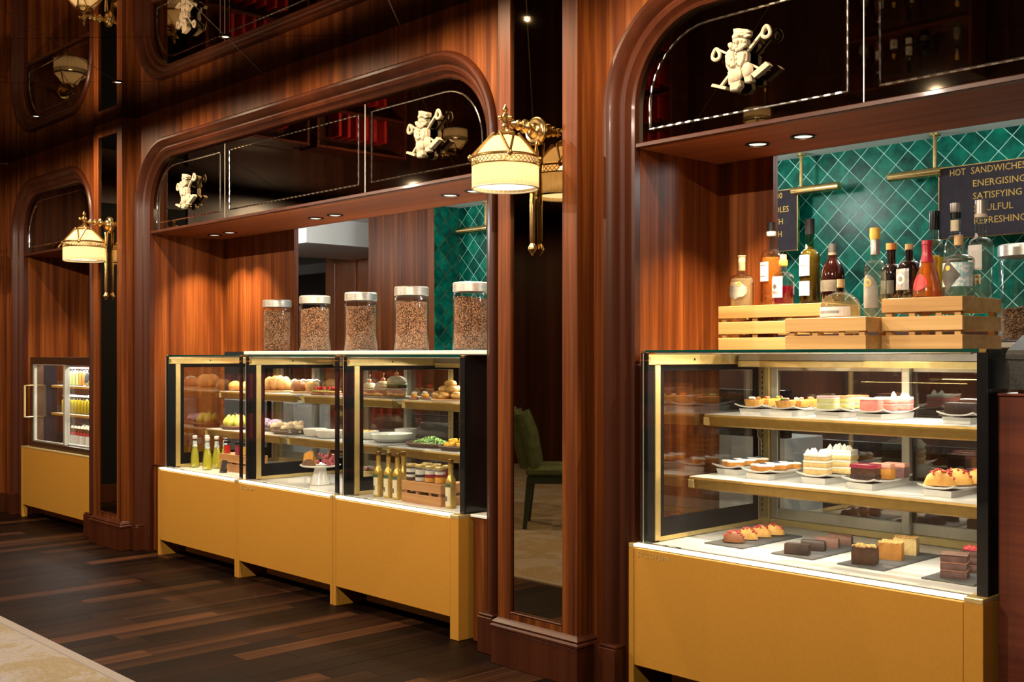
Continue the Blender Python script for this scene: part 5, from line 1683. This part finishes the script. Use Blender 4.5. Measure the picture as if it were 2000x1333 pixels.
def burger(label, x, y, z, s=1.0, double=False, seeds=True, m='bun'):
    t = thing('burger', label, 'sandwich', (x, y, z), 0, 'burgers on the upper shelf')
    r = .044 * s
    zz = 0
    obj('bottom_bun', B().lathe([(.0001, 0), (r * .9, 0), (r, .008 * s), (r * .96, .018 * s), (.0001, .018 * s)], seg=20), M[m], t, True)
    zz = .0182 * s
    for k in range(2 if double else 1):
        obj('patty', B().lathe([(.0001, zz), (r * .98, zz), (r * 1.04, zz + .007 * s), (r * .98, zz + .014 * s), (.0001, zz + .014 * s)], seg=20, ripple=.02, rn=7), M['ham' if k == 0 else 'brownie'], t, True)
        zz += .0142 * s
        obj('lettuce_leaf', B().lathe([(.0001, zz), (r * 1.0, zz), (r * 1.14, zz + .003), (r * 1.0, zz + .006 * s), (.0001, zz + .006 * s)], seg=32, ripple=.06, rn=8), M['lettuce' if k else 'cream'], t, True)
        zz += .0062 * s
    obj('top_bun', B().lathe([(.0001, zz), (r * .96, zz), (r * 1.02, zz + .008 * s), (r * .86, zz + .024 * s), (r * .5, zz + .034 * s), (.0001, zz + .037 * s)], seg=20), M['sesame' if seeds else m], t, True)
    zz += .036 * s
    obj('cherry_tomato', B().blob((0, 0, zz + .010), (.0125, .0125, .0115), 12, 8), M['orange_glaze'], t, True)
    obj('skewer', B().tube([(0, 0, zz), (.004, 0, zz + .042)], .0022, 6).blob((.004, 0, zz + .043), (.0045, .0045, .006), 8, 5), M['cap_cream'], t, True)
    return t


tag(obj('slate_board', B().box(-5.60, -5.10, 3.87, 4.03, Z1, Z1 + .007, .002), M['slate']), 'dark slate board under the burgers on the upper shelf', 'slate board')
burger('small burger with red tomato nearest the left of the burger row', -5.555, 3.955, Z1 + .0072, .95)
burger('burger with tilted skewer, second of the burger row', -5.455, 3.955, Z1 + .0072, 1.05)
burger('burger with orange tomato and straight skewer, third of the row', -5.33, 3.965, Z1 + .0072, 1.2)
burger('tallest double burger at the right of the burger row', -5.19, 3.955, Z1 + .0072, 1.3, True)


def canape(label, x, y, z):
    t = thing('canape', label, 'canape', (x, y, z), .5, 'small canapes beside the burgers')
    obj('toast_base', B().box(-.022, .022, -.022, .022, 0, .014, .003), M['bread_dark'], t)
    obj('filling', B().blob((0, 0, .022), (.021, .021, .011), 10, 6, .12, 2), M['tart_orange'], t, True)
    obj('garnish', B().blob((.004, 0, .036), (.016, .014, .008), 8, 5, .4, 4), M['oat_cream'], t, True)
    return t


cn = [(-4.955, 3.90), (-4.955, 3.975), (-4.90, 3.94), (-4.90, 4.02), (-4.85, 4.08), (-4.845, 4.0), (-4.945, 4.06)]
c0 = None
for k, (x_, y_) in enumerate(cn):
    if c0 is None: c0 = canape('first small topped canape counted from the burgers towards the buns', x_, y_, Z1 + .0002)
    else: dup(c0, (x_, y_, Z1 + .0002), random.uniform(0, 3), '%s small topped canape counted from the burgers towards the buns' % ORDN[k])


board('round wooden plate carrying the pile of golden buns', -4.70, 3.965, Z1, .115)
buns = [(-4.755, 3.91, 0), (-4.685, 3.895, 0), (-4.62, 3.93, 0), (-4.77, 3.985, 0), (-4.70, 3.97, 0), (-4.635, 4.005, 0), (-4.70, 4.045, 0), (-4.735, 3.94, 1), (-4.665, 3.94, 1), (-4.70, 4.0, 1), (-4.70, 3.955, 2)]
bn0 = tag(obj('round_bun', B().blob((0, 0, .017), (.036, .034, .022), 16, 10, .02, 3, flat=-.017), M['bun'], None, True, (0, 0, 0), ang=80), 'golden glazed bun in the pile on the wooden plate', 'bread', 'golden buns piled on the plate')
for k, (x_, y_, lv) in enumerate(buns):
    o = bn0 if k == 0 else dup(bn0, (0, 0, 0))
    o.location = (x_, y_, Z1 + .0122 + lv * .0315)
    o.rotation_euler = (0, 0, k * 1.3)
    o['label'] = 'golden glazed bun, %s on the wooden plate' % ['front left of the lower layer', 'front middle of the lower layer', 'front right of the lower layer', 'left of the lower layer', 'centre of the lower layer', 'right of the lower layer', 'back of the lower layer', 'front left of the upper layer', 'front right of the upper layer', 'back of the upper layer', 'topmost of the pile'][k]
board('dark small plate at the right end of the upper shelf', -4.44, 3.95, Z1, .09, 1.0, 'bread_dark')
for k, (x_, y_) in enumerate(((-4.48, 3.93), (-4.41, 3.96))):
    o = dup(bn0, (x_, y_, Z1 + .0122), k, 'brown bun on the dark small plate, %s' % ('left' if k == 0 else 'right'), 'brown buns on the dark plate')

# lower shelf
tray('dark wicker tray under the pears', -6.88, 3.86, Z2, .22, .17)
pr0 = None
for k, (x_, y_, r_) in enumerate(((-6.95, 3.835, .2), (-6.882, 3.825, 1.4), (-6.812, 3.845, 2.5), (-6.918, 3.902, 3.3), (-6.846, 3.912, 4.4))):
    if pr0 is None:
        pr0 = thing('pear', 'yellow green pear at the left of the wicker tray', 'fruit', (x_, y_, Z2 + .012), r_, 'pears on the wicker tray')
        obj('pear_flesh', B().lathe([(.0001, -.034), (.018, -.03), (.029, -.015), (.031, 0), (.026, .02), (.016, .036), (.012, .048), (.006, .054), (.0001, .055)], (0, 0, .034), 16).rot(.35, 'y', (0, 0, .03)), M['pear'], pr0, True)
        obj('stem', B().tube([(0, 0, .087), (.004, .002, .104)], .002, 6).rot(.35, 'y', (0, 0, .03)), M['cheese_rind'], pr0)
    else:
        dup(pr0, (x_, y_, Z2 + .012), r_, ['', 'yellow pear at the front of the wicker tray', 'yellow pear at the right of the wicker tray', 'yellow pear at the back left of the tray', 'yellow pear at the back right of the tray'][k])
tray('dark wicker tray under the lilac cauliflower', -6.57, 3.95, Z2, .25, .19)


def cauliflower(label, x, y, z, m, r=.06, seed=1):
    t = thing('cauliflower', label, 'vegetable', (x, y, z), 0, 'lilac vegetable heads on the tray')
    rnd = random.Random(seed)
    b = B()
    for k in range(46):
        a, q = k * 2.4, (k / 46) ** .5
        b.blob((r * q * cos(a), r * q * sin(a), r * .9 * (1 - q * q) ** .5 + .012), (r * .24, r * .24, r * .22), 7, 5, .25, k)
    stuff(obj('florets', b, M[m], t, True, ang=80))
    obj('core', B().blob((0, 0, r * .62), (r * .85, r * .85, r * .55), 12, 8), M[m], t, True)
    return t


cauliflower('lilac cauliflower head at the left of its tray', -6.628, 3.945, Z2 + .0125, 'lilac', .052, 1)
cauliflower('lilac cauliflower head at the right of its tray', -6.512, 3.955, Z2 + .0125, 'lilac', .05, 2)
tray('dark wicker tray under the mushrooms', -6.235, 3.885, Z2, .24, .19)
rnd = random.Random(5)
m0 = None
for k in range(11):
    x_, y_ = -6.318 + .0615 * (k % 4) + rnd.uniform(-.001, .001) + .02 * (k // 4 == 1), 3.826 + .061 * (k // 4)
    zz = Z2 + .0122
    if m0 is None:
        m0 = thing('mushroom', 'first mushroom from the left in the front row on its wicker tray', 'vegetable', (x_, y_, zz), 0, 'mushrooms on the wicker tray')
        obj('mushroom_cap', B().lathe([(.0001, .022), (.02, .022), (.029, .03), (.026, .043), (.015, .054), (.0001, .058)], seg=16, ripple=.05, rn=3), M['mushroom'], m0, True)
        obj('mushroom_stem', B().lathe([(.0001, 0), (.012, 0), (.009, .012), (.011, .024), (.0001, .024)], seg=12), M['mushroom_pale'], m0, True)
    else:
        dup(m0, (x_, y_, zz), rnd.uniform(0, 6), '%s mushroom from the left in the %s row on its wicker tray' % (ORDN[k % 4], ['front', 'middle', 'back'][k // 4]), sc=(1, 1, rnd.uniform(.8, 1.25)))


def bowl(label, x, y, z, r, h, m='ceramic_warm', fill=None, group='ceramic bowls on the lower shelf', seed=3):
    t = thing('bowl', label, 'bowl', (x, y, z), 0, group)
    obj('bowl_body', B().lathe([(.0001, 0), (r * .62, 0), (r * .78, .004), (r * .95, h * .45), (r, h - .002), (r - .003, h), (r - .007, h - .004), (r * .9, h * .45), (r * .72, .010), (.0001, .008)], seg=36), M[m], t, True)
    if fill:
        b = B()
        rr = random.Random(seed)
        for k in range(60):
            a, q = rr.uniform(0, 6.28), r * .84 * rr.random() ** .5
            b.blob((q * cos(a), q * sin(a), h * .8 + .012 * (1 - q / r)), (.012, .008, .006), 7, 5, .2, k)
        stuff(obj('food_pieces', b, M[fill], t, True, ang=80))
        obj('food_bed', B().lathe([(.0001, h * .4), (r * .86, h * .5), (r * .8, h * .78), (.0001, h * .84)], seg=24), M[fill], t, True)
    return t


bowl('grey brown bowl left of the pair in the central case', -5.905, 3.865, Z2 + .0002, .075, .05)
bowl('warm cream bowl right of the pair in the central case', -5.735, 3.855, Z2 + .0002, .085, .05, 'ceramic_warm')
bowl('white bowl heaped with golden pasta on the lower shelf', -5.50, 3.965, Z2 + .0002, .08, .05, 'ceramic', 'pasta')
bowl('wide white dish in front of the sliding door stile', -5.235, 3.955, Z2 + .0002, .125, .05, 'ceramic')
bowl('white bowl behind the wide white dish', -5.33, 4.135, Z2 + .0002, .07, .065, 'ceramic')
tray('dark wicker tray under the chopped green salad', -4.80, 3.895, Z2, .30, .19, .1)
b = B()
rnd = random.Random(9)
for k in range(420):
    u, v = rnd.uniform(-1, 1), rnd.uniform(-1, 1)
    if u * u + v * v > 1: continue
    zz = .02 + .034 * (1 - u * u - v * v) * rnd.uniform(.6, 1.1)
    a, s = rnd.uniform(0, 6.28), rnd.uniform(.004, .009)
    tl = rnd.uniform(-.006, .006)
    p = (u * .125, v * .075, zz)
    b.add([(p[0] + s * cos(a), p[1] + s * sin(a), p[2] + tl), (p[0] - s * sin(a), p[1] + s * cos(a), p[2] + .004), (p[0] - s * cos(a), p[1] - s * sin(a), p[2] - tl), (p[0] + s * sin(a), p[1] - s * cos(a), p[2] - .002), (p[0], p[1], p[2] + .004)], [(0, 1, 4), (1, 2, 4), (2, 3, 4), (3, 0, 4)])
sal = stuff(obj('green_salad', b, M['leaf_light'], None, False, (-4.80, 3.895, Z2)))
tag(sal, 'heap of chopped green salad leaves on the wicker tray', 'salad')
tray('dark wicker tray under the yellow mango at right', -4.53, 3.865, Z2, .2, .17, .1)
mg = thing('mango_heap', 'heap of yellow mango cubes on the right wicker tray', 'fruit', (-4.53, 3.865, Z2 + .012))
b = B()
for k in range(46):
    a, q = rnd.uniform(0, 6.28), .065 * rnd.random() ** .5
    s = .009
    zz = .006 + .035 * (1 - (q / .07) ** 2) * rnd.random()
    b.join(B().box(-s, s, -s, s, -s, s, .003).rot(a).move((q * cos(a) * 1.15, q * sin(a), zz + s)))
stuff(obj('mango_cubes', b, M['mango'], mg))

# deck
def oil_bottle(label, x, y):
    return bottle(label, (x, y, ZD + .0002), [(.026, 0), (.031, .005), (.031, .06), (.027, .10), (.019, .135), (.0135, .155), (.0125, .18), (.0145, .185), (.0145, .195)], 'bottle_glass', ('lemon_oil', .15),
                  [('label_white', [(.0155, .1955), (.0165, .2), (.0165, .213), (.012, .218)])], [('label_blue', .142, .182, 3.1, F_, None, .0008)], cat='bottle', group='lemon oil bottles', name='oil_bottle', seg=18)


for x_, y_, lab in ((-7.005, 3.62, 'yellow oil bottle nearest the left glass'), (-6.80, 3.605, 'yellow oil bottle in front of the little crate'), (-6.975, 3.695, 'yellow oil bottle, second from the left'), (-6.85, 3.70, 'yellow oil bottle half hidden behind the front one'), (-6.90, 3.79, 'yellow oil bottle at the back by the crate')):
    oil_bottle(lab, x_, y_)
_, ck = crate('small brown slat crate with jam jars in the left case', -6.735, -6.36, 3.655, 3.80, ZD + .0002, 2, .05, .012, 'crate_wood', True, grp='small slat crates in the counter cases')


def jam_jar(label, x, y, z, m, r=.0235, h=.068, lid='black', group='jam jars on the small crate', layers=None):
    t = thing('small_jar', label, 'jar', (x, y, z), 0, group)
    obj('glass_body', B().lathe([(.0001, 0), (r - .002, 0), (r, .003), (r, h * .78), (r * .88, h * .88), (r * .88, h)], seg=18), M['bottle_glass'], t, True)
    zz = .003
    for mt, f in (layers or [(m, .78)]):
        obj('contents', B().lathe([(.0001, zz), (r - .0025, zz), (r - .0025, zz + h * f - .0004), (.0001, zz + h * f - .0004)], seg=18), M[mt], t, True)
        zz += h * f
    obj('lid', B().lathe([(.0001, h + .0005), (r * .97, h + .0005), (r * .97, h + .012), (r * .9, h + .014), (.0001, h + .014)], seg=18), M[lid], t, True)
    return t


for k, (x_, y_, m_, lab) in enumerate(((-6.69, 3.69, 'tomato', 'red jam jar at the left of the small crate'), (-6.62, 3.745, 'cherry_glaze', 'dark jam jar at the back of the small crate'), (-6.535, 3.685, 'cherry_glaze', 'purple jam jar in the middle of the small crate'),
                                       (-6.46, 3.69, 'mango', 'yellow jam jar right of the purple one'), (-6.40, 3.745, 'jam', 'dark red jam jar at the right back of the small crate'))):
    jam_jar(lab, x_, y_, ck + .0002, m_)
ca = thing('card_stand', 'small black sign card in front of the jam jar crate', 'sign', (-6.56, 3.585, ZD))
obj('card', B().box(-.03, .03, -.002, .002, 0, .075).rot(radians(-14), 'x').move((0, 0, .008)), M['card_black'], ca)
obj('easel', B().box(-.026, .026, -.012, .016, .0002, .008, .002).box(-.004, .004, .012, .032, .0002, .004).box(-.004, .004, .014, .03, .004, .03), M['black_matte'], ca)

cs = thing('cake_stand', 'white pedestal cake stand with cheese and grapes in the central case', 'cake stand', (-5.575, 3.685, ZD + .0002))
obj('pedestal', B().lathe([(.0001, 0), (.058, 0), (.062, .004), (.052, .035), (.042, .065), (.035, .092), (.035, .101), (.0001, .101)], seg=36), M['ceramic'], cs, True)
obj('stand_plate', B().lathe([(.0001, .1015), (.06, .1015), (.112, .108), (.122, .117), (.119, .119), (.108, .113), (.0001, .110)], seg=44), M['ceramic'], cs, True)
ZS2 = ZD + .1105
g = thing('grape_bunch', 'bunch of frosted red grapes on the cake stand', 'grapes', (-5.53, 3.71, ZS2))
rg = random.Random(21)
b = B()
for k in range(46):
    u = rg.uniform(-1, 1)
    b_r = .045 * (1 - .4 * max(0, u))
    a, q = rg.uniform(0, 6.28), rg.random() ** .5
    px, py, pz = u * .062, b_r * q * cos(a), .015 + abs(b_r * q * sin(a)) * 1.35
    obj('grape', B().blob((px, py, pz), (.0125, .0125, .0135), 10, 7), M['grape'], g, True)
obj('stalk', B().tube([(.0, 0, .05), (.01, .005, .085), (.0, .01, .1)], .0025, 6), M['cheese_rind'], g)
for (px, py, r_, m_, lab, hgt) in ((-5.655, 3.665, .5, 'cheese', 'tall orange cheese wedge on the cake stand', .082), (-5.60, 3.62, 1.2, 'cheese_rind', 'half round of dark rind cheese at the front of the stand', .042)):
    t = thing('cheese_piece', lab, 'cheese', (px, py, ZS2 + .002), r_, 'cheeses on the cake stand')
    if m_ == 'cheese':
        obj('cheese_body', B().prism([(-.035, 0), (.035, 0), (.028, hgt * .5), (.004, hgt), (-.026, hgt * .8)], 'y', -.022, .022), M['cheese'], t)
        obj('rind', B().prism([(-.037, 0), (-.0352, 0), (-.0262, hgt * .8), (-.029, hgt * .82)], 'y', -.022, .022), M['cap_orange'], t)
    else:
        obj('cheese_body', B().prism([(.04 * cos(pi * k / 12), .04 * sin(pi * k / 12)) for k in range(13)], 'y', -.014, .014), M['cheese_rind'], t)
        obj('cut_face', B().prism([(.036 * cos(pi * k / 12), .002 + .034 * sin(pi * k / 12)) for k in range(13)], 'y', .0142, .016), M['cheese'], t)
cw = thing('flower_cake', 'small cake topped with pink flowers behind the golden bottles', 'cake', (-5.60, 4.02, ZD + .0002))
obj('cake_board', B().lathe([(.0001, 0), (.12, 0), (.12, .008), (.0001, .008)], seg=30), M['ceramic'], cw, True)
obj('cake_body', B().lathe([(.0001, .0082), (.078, .0082), (.08, .012), (.08, .055), (.076, .06), (.0001, .06)], seg=30), M['sponge'], cw, True)
for k in range(9):
    a = k * 2.4
    q = .062 * (k / 9) ** .5
    obj('sugar_flower', B().lathe([(.0001, 0), (.012, .004), (.022, .018), (.016, .016), (.006, .006), (.0001, .008)], (q * cos(a), q * sin(a), .0605), 15, ripple=.25, rn=5), M['flower_pink' if k % 3 else 'icing'], cw, True)


def gold_bottle(label, x, y):
    return bottle(label, (x, y, ZD + .0002), [(.023, 0), (.026, .004), (.026, .125), (.024, .142), (.016, .158), (.0125, .168), (.0125, .222)], 'gold_bottle', None, [('brass_dark', [(.0145, .2225), (.0145, .243), (.013, .245)])],
                  [('label_cream', .012, .105, .95, F_ - .15), ('label_green', .107, .123, .95, F_ - .15), ('label_print', .035, .06, .3, F_ - .15, None, .0014)], group='golden sauce bottles', name='sauce_bottle', seg=20)


# (the label reads as an opaque bottle: glass key is a painted body)
for x_, y_, lab in ((-4.885, 3.60, 'golden bottle at the left of the row of three'), (-4.80, 3.605, 'golden bottle in the middle of the row of three'), (-4.715, 3.60, 'golden bottle at the right of the row of three'), (-4.775, 3.685, 'golden bottle behind the row of three'), (-4.265, 3.59, 'golden bottle standing alone right of the dessert crate')):
    gold_bottle(lab, x_, y_)
_, ck3 = crate('small brown slat crate with dessert jars in the right middle case', -4.635, -4.315, 3.565, 3.735, ZD + .0002, 2, .048, .016, 'crate_wood', True, grp='small slat crates in the counter cases')
for k, (x_, y_, ly, lab) in enumerate(((-4.60, 3.605, [('brownie', .2), ('yoghurt', .2), ('chocolate', .15), ('yoghurt', .25)], 'layered chocolate dessert jar at the left of the crate'), (-4.525, 3.605, [('yoghurt', .25), ('chocolate', .2), ('yoghurt', .35)], 'layered white and chocolate dessert jar, second from left'),
                                       (-4.445, 3.605, [('tart_orange', .3), ('jam', .25), ('yoghurt', .25)], 'red and orange dessert jar, third from left'), (-4.365, 3.605, [('tart_orange', .42), ('jam', .2), ('yoghurt', .18)], 'red topped orange dessert jar at the right of the crate'),
                                       (-4.57, 3.685, [('yoghurt', .8)], 'white dessert jar at the back left of the crate'), (-4.49, 3.685, [('jam', .4), ('yoghurt', .4)], 'red dessert jar at the back middle of the crate'), (-4.40, 3.685, [('jam', .8)], 'dark red dessert jar at the back right of the crate'))):
    jam_jar(lab, x_, y_, ck3 + .0002, 'jam', .030, .072, 'gold_frame', 'dessert jars on the crate', ly)

# ------------------------------------------------------------------ drinks in the fridge
fz0, fz1, fz2 = .6052, .8702, 1.1002
PB = [(.024, 0), (.0275, .004), (.0275, .11), (.024, .135), (.014, .165), (.0115, .185), (.0115, .205)]
be = bottle('first brown beer bottle from the left in the front row on the fridge deck', (-9.12, 3.63, fz0), PB, 'bottle_glass', ('beer_brown', .16), [('black', [(.0125, .2055), (.013, .214)])], [('label_white', .02, .095, 1.3, F_), ('label_red', .10, .118, 1.2, F_), ('label_cream', .15, .17, 1.4, F_)], cat='bottle', group='beer bottles in the fridge', name='beer_bottle', seg=14)
for k in range(1, 8):
    dup(be, (-9.12 + .062 * k, 3.63, fz0), k * .1, '%s brown beer bottle from the left in the front row on the fridge deck' % ORDN[k])
for k in range(7):
    dup(be, (-9.09 + .062 * k, 3.71, fz0), k * .1, '%s brown beer bottle from the left in the second row on the fridge deck' % ORDN[k], 'second row of beer bottles in the fridge')
dup(be, (-9.30, 3.66, fz0), 0, 'brown beer bottle standing alone at the left on the fridge deck', 'single beer bottles')
bottle('green glass bottle at the right of the beer bottles', (-8.60, 3.63, fz0), PB, 'green_glass', ('clear_spirit', .16), [('label_white', [(.0125, .2055), (.013, .214)])], [('label_white', .02, .09, 1.2, F_)], group='fridge bottles', name='water_bottle', seg=14)
JB = [(.026, 0), (.029, .004), (.029, .095), (.02, .118), (.0145, .126), (.0145, .138)]
ju = {}
for nm, mt, lab in (('y', 'juice_yellow', 'bright yellow juice bottle on the middle fridge shelf'), ('p', 'juice_pale', 'pale yellow juice bottle on the top fridge shelf'), ('o', 'juice_orange', 'orange juice bottle on the top fridge shelf')):
    ju[nm] = bottle(lab, (0, 0, 0), JB, 'bottle_glass', (mt, .112), [('label_white', [(.0165, .1385), (.0165, .152)])], (), group='%s juice bottles' % mt.split('_')[1], name='juice_bottle', seg=14)
used = set()
pos = [('y', -9.355 + .064 * k, 3.655, fz1, '%s yellow juice bottle from the left in the front row, middle fridge shelf' % ORDN[k]) for k in range(11)] + \
      [('y', -9.02 + .064 * k, 3.73, fz1, '%s yellow juice bottle from the left in the back row, middle fridge shelf' % ORDN[k]) for k in range(6)] + \
      [('o' if k in (0, 4, 5, 8) else 'p', -9.30 + .066 * k, 3.67, fz2, '%s %s juice bottle from the left in the front row, top fridge shelf' % (ORDN[k], 'orange' if k in (0, 4, 5, 8) else 'pale yellow')) for k in range(10)] + \
      [('p' if k % 3 else 'o', -9.0 + .066 * k, 3.74, fz2, '%s juice bottle from the left in the back row, top fridge shelf' % ORDN[k]) for k in range(6)]
for k, (nm, x_, y_, z_, lab) in enumerate(pos):
    if nm in used: dup(ju[nm], (x_, y_, z_), k, lab)
    else:
        ju[nm].location = (x_, y_, z_); used.add(nm); ju[nm]['label'] = lab
for (x_, y_, z_, lab) in ((-8.78, 3.60, fz2, 'small black sign card on the top fridge shelf'), (-8.60, 3.60, fz1, 'small black sign card on the middle fridge shelf')):
    t = thing('card_stand', lab, 'sign', (x_, y_, z_))
    obj('card', B().box(-.035, .035, -.002, .002, 0, .08).rot(radians(-10), 'x').move((0, 0, .03)), M['card_black'], t)
    obj('easel', B().box(-.02, .02, -.012, .016, .0002, .008, .002).tube([(0, .002, .006), (0, -.002, .04)], .004, 6), M['brass'], t)

# ------------------------------------------------------------------ what the mirrors show: chair, table and lit shelves across the room
ch = thing('dining_chair', 'green channel backed chair with dark legs, seen in the pillar mirror', 'chair', (-6.14, .377, .0125), radians(48))
obj('seat', B().box(-.24, .24, -.24, .22, .40, .48, .025), M['green_fabric'], ch, True)
for sx in (-1, 1):
    for sy in (-1, 1):
        obj('leg', B().loft([[(sx * .215 + d * .016, sy * .20 + (.05 * -sy if False else 0) + e * .016 + sy * .03, 0) for d, e in ((-1, -1), (1, -1), (1, 1), (-1, 1))], [(sx * .20 + d * .024, sy * .19 + e * .024, .40) for d, e in ((-1, -1), (1, -1), (1, 1), (-1, 1))]]), M['green_wood'], ch)
obj('seat_rail', B().box(-.235, .235, -.235, .215, .35, .3995, .004), M['green_wood'], ch)
for k in range(6):
    a = -.9 + 1.8 * k / 5
    obj('back_channel', B().tube([(.26 * sin(a) * .92, .30 - .12 * (1 - cos(a)) * 2 - .06, .46), (.27 * sin(a), .33 - .13 * (1 - cos(a)) * 2 - .03, .72), (.275 * sin(a), .36 - .13 * (1 - cos(a)) * 2, .93 - .05 * abs(sin(a)))], [.045, .05, .04], 10), M['green_fabric'], ch, True)
tb = thing('cafe_table', 'round dark wood table beside the green chair, seen in the mirror', 'table', (-7.4, .1, .0125))
obj('table_top', B().lathe([(.0001, .72), (.38, .72), (.4, .73), (.4, .745), (.0001, .745)], seg=40), M['counter_wood'], tb, True)
obj('table_column', B().lathe([(.0001, .03), (.05, .03), (.035, .1), (.035, .65), (.08, .7195), (.0001, .7195)], seg=20), M['brass_dark'], tb, True)
obj('table_foot', B().lathe([(.0001, 0), (.24, 0), (.24, .012), (.06, .0295), (.0001, .0295)], seg=30), M['brass_dark'], tb, True)


def lit_shelves(loc, rotz, label, W=1.1, H=2.5, gl='amber_glow', ns=6):
    t = thing('lit_shelf_unit', label, 'shelves', loc, rotz)
    obj('back_panel', B().box(-W / 2, W / 2, -.02, 0, .1, H), M['dark_panel'], t)
    obj('side_panel', B().box(-W / 2 - .03, -W / 2, -.3, 0, 0, H, .003).box(W / 2, W / 2 + .03, -.3, 0, 0, H, .003), M['counter_wood'], t)
    for k in range(ns + 1):
        z = .1 + (H - .13) * k / ns
        obj('shelf', B().box(-W / 2, W / 2, -.3, -.021, z, z + .025, .002), M['counter_wood'], t)
        if k: obj('light_strip', B().box(-W / 2 + .02, W / 2 - .02, -.05, -.035, z - .012, z - .0005), M[gl], t)
    return t


lit_shelves((-9.97, .0, .0125), radians(90), 'tall amber lit shelf unit on the left wall, farther from the counter')
lit_shelves((-9.97, 1.25, .0125), radians(90), 'amber lit shelf unit on the left wall near the counter')
lit_shelves((-8.4, -3.17, .0125), radians(180), 'amber lit shelf unit on the far wall opposite the counter')
bk = tag(obj('book', B().box(-.018, .018, -.09, .09, 0, .24, .003), M['label_red'], None, False, (0, 0, 0)), 'red backed book on the amber lit shelves across the room', 'book', 'red books on the lit shelves')
rb = random.Random(2)
first = True
UN = ['the farther left wall shelves', 'the nearer left wall shelves', 'the far wall shelves']
for k in (1, 2, 3, 4, 5):
    z = .1 + (2.5 - .13) * k / 6 + .0382
    for i in range(6):
        for n_, (loc, rz) in enumerate((((-9.80, -.33 + .12 * i + rb.uniform(0, .03), z), pi / 2), ((-9.80, .92 + .12 * i, z), pi / 2), ((-8.75 + .14 * i, -3.0, z), 0))):
            lab = '%s red book along the %s shelf of %s' % (ORDN[i], ORDN[k - 1], UN[n_])
            if first:
                bk.location, bk.rotation_euler, first = loc, (0, 0, rz), False
                bk['label'] = lab
            else: dup(bk, loc, rz, lab)

# the bar across the room that the transom above the crates mirrors
lit_shelves((-5.06, -3.17, .0125), radians(180), 'yellow lit bar shelf across the room, mirrored in the right transom', 1.2, 2.1, 'bar_glow', 4)
src = [o for o in C.objects if o.name.startswith('bottle') and o.type == 'EMPTY' and o.get('category') == 'bottle'][:8]
for k in (1, 2, 3):
    for i, o in enumerate(src[:7]):
        if o.name.startswith('bottle.005'): continue
        dup(o, (-5.55 + .155 * i, -3.0, .1 + (2.1 - .13) * k / 4 + .0382), k, '%s bottle along the %s shelf of the bar across the room' % (ORDN[i], ORDN[k - 1]), 'bottles on the bar shelf across the room')
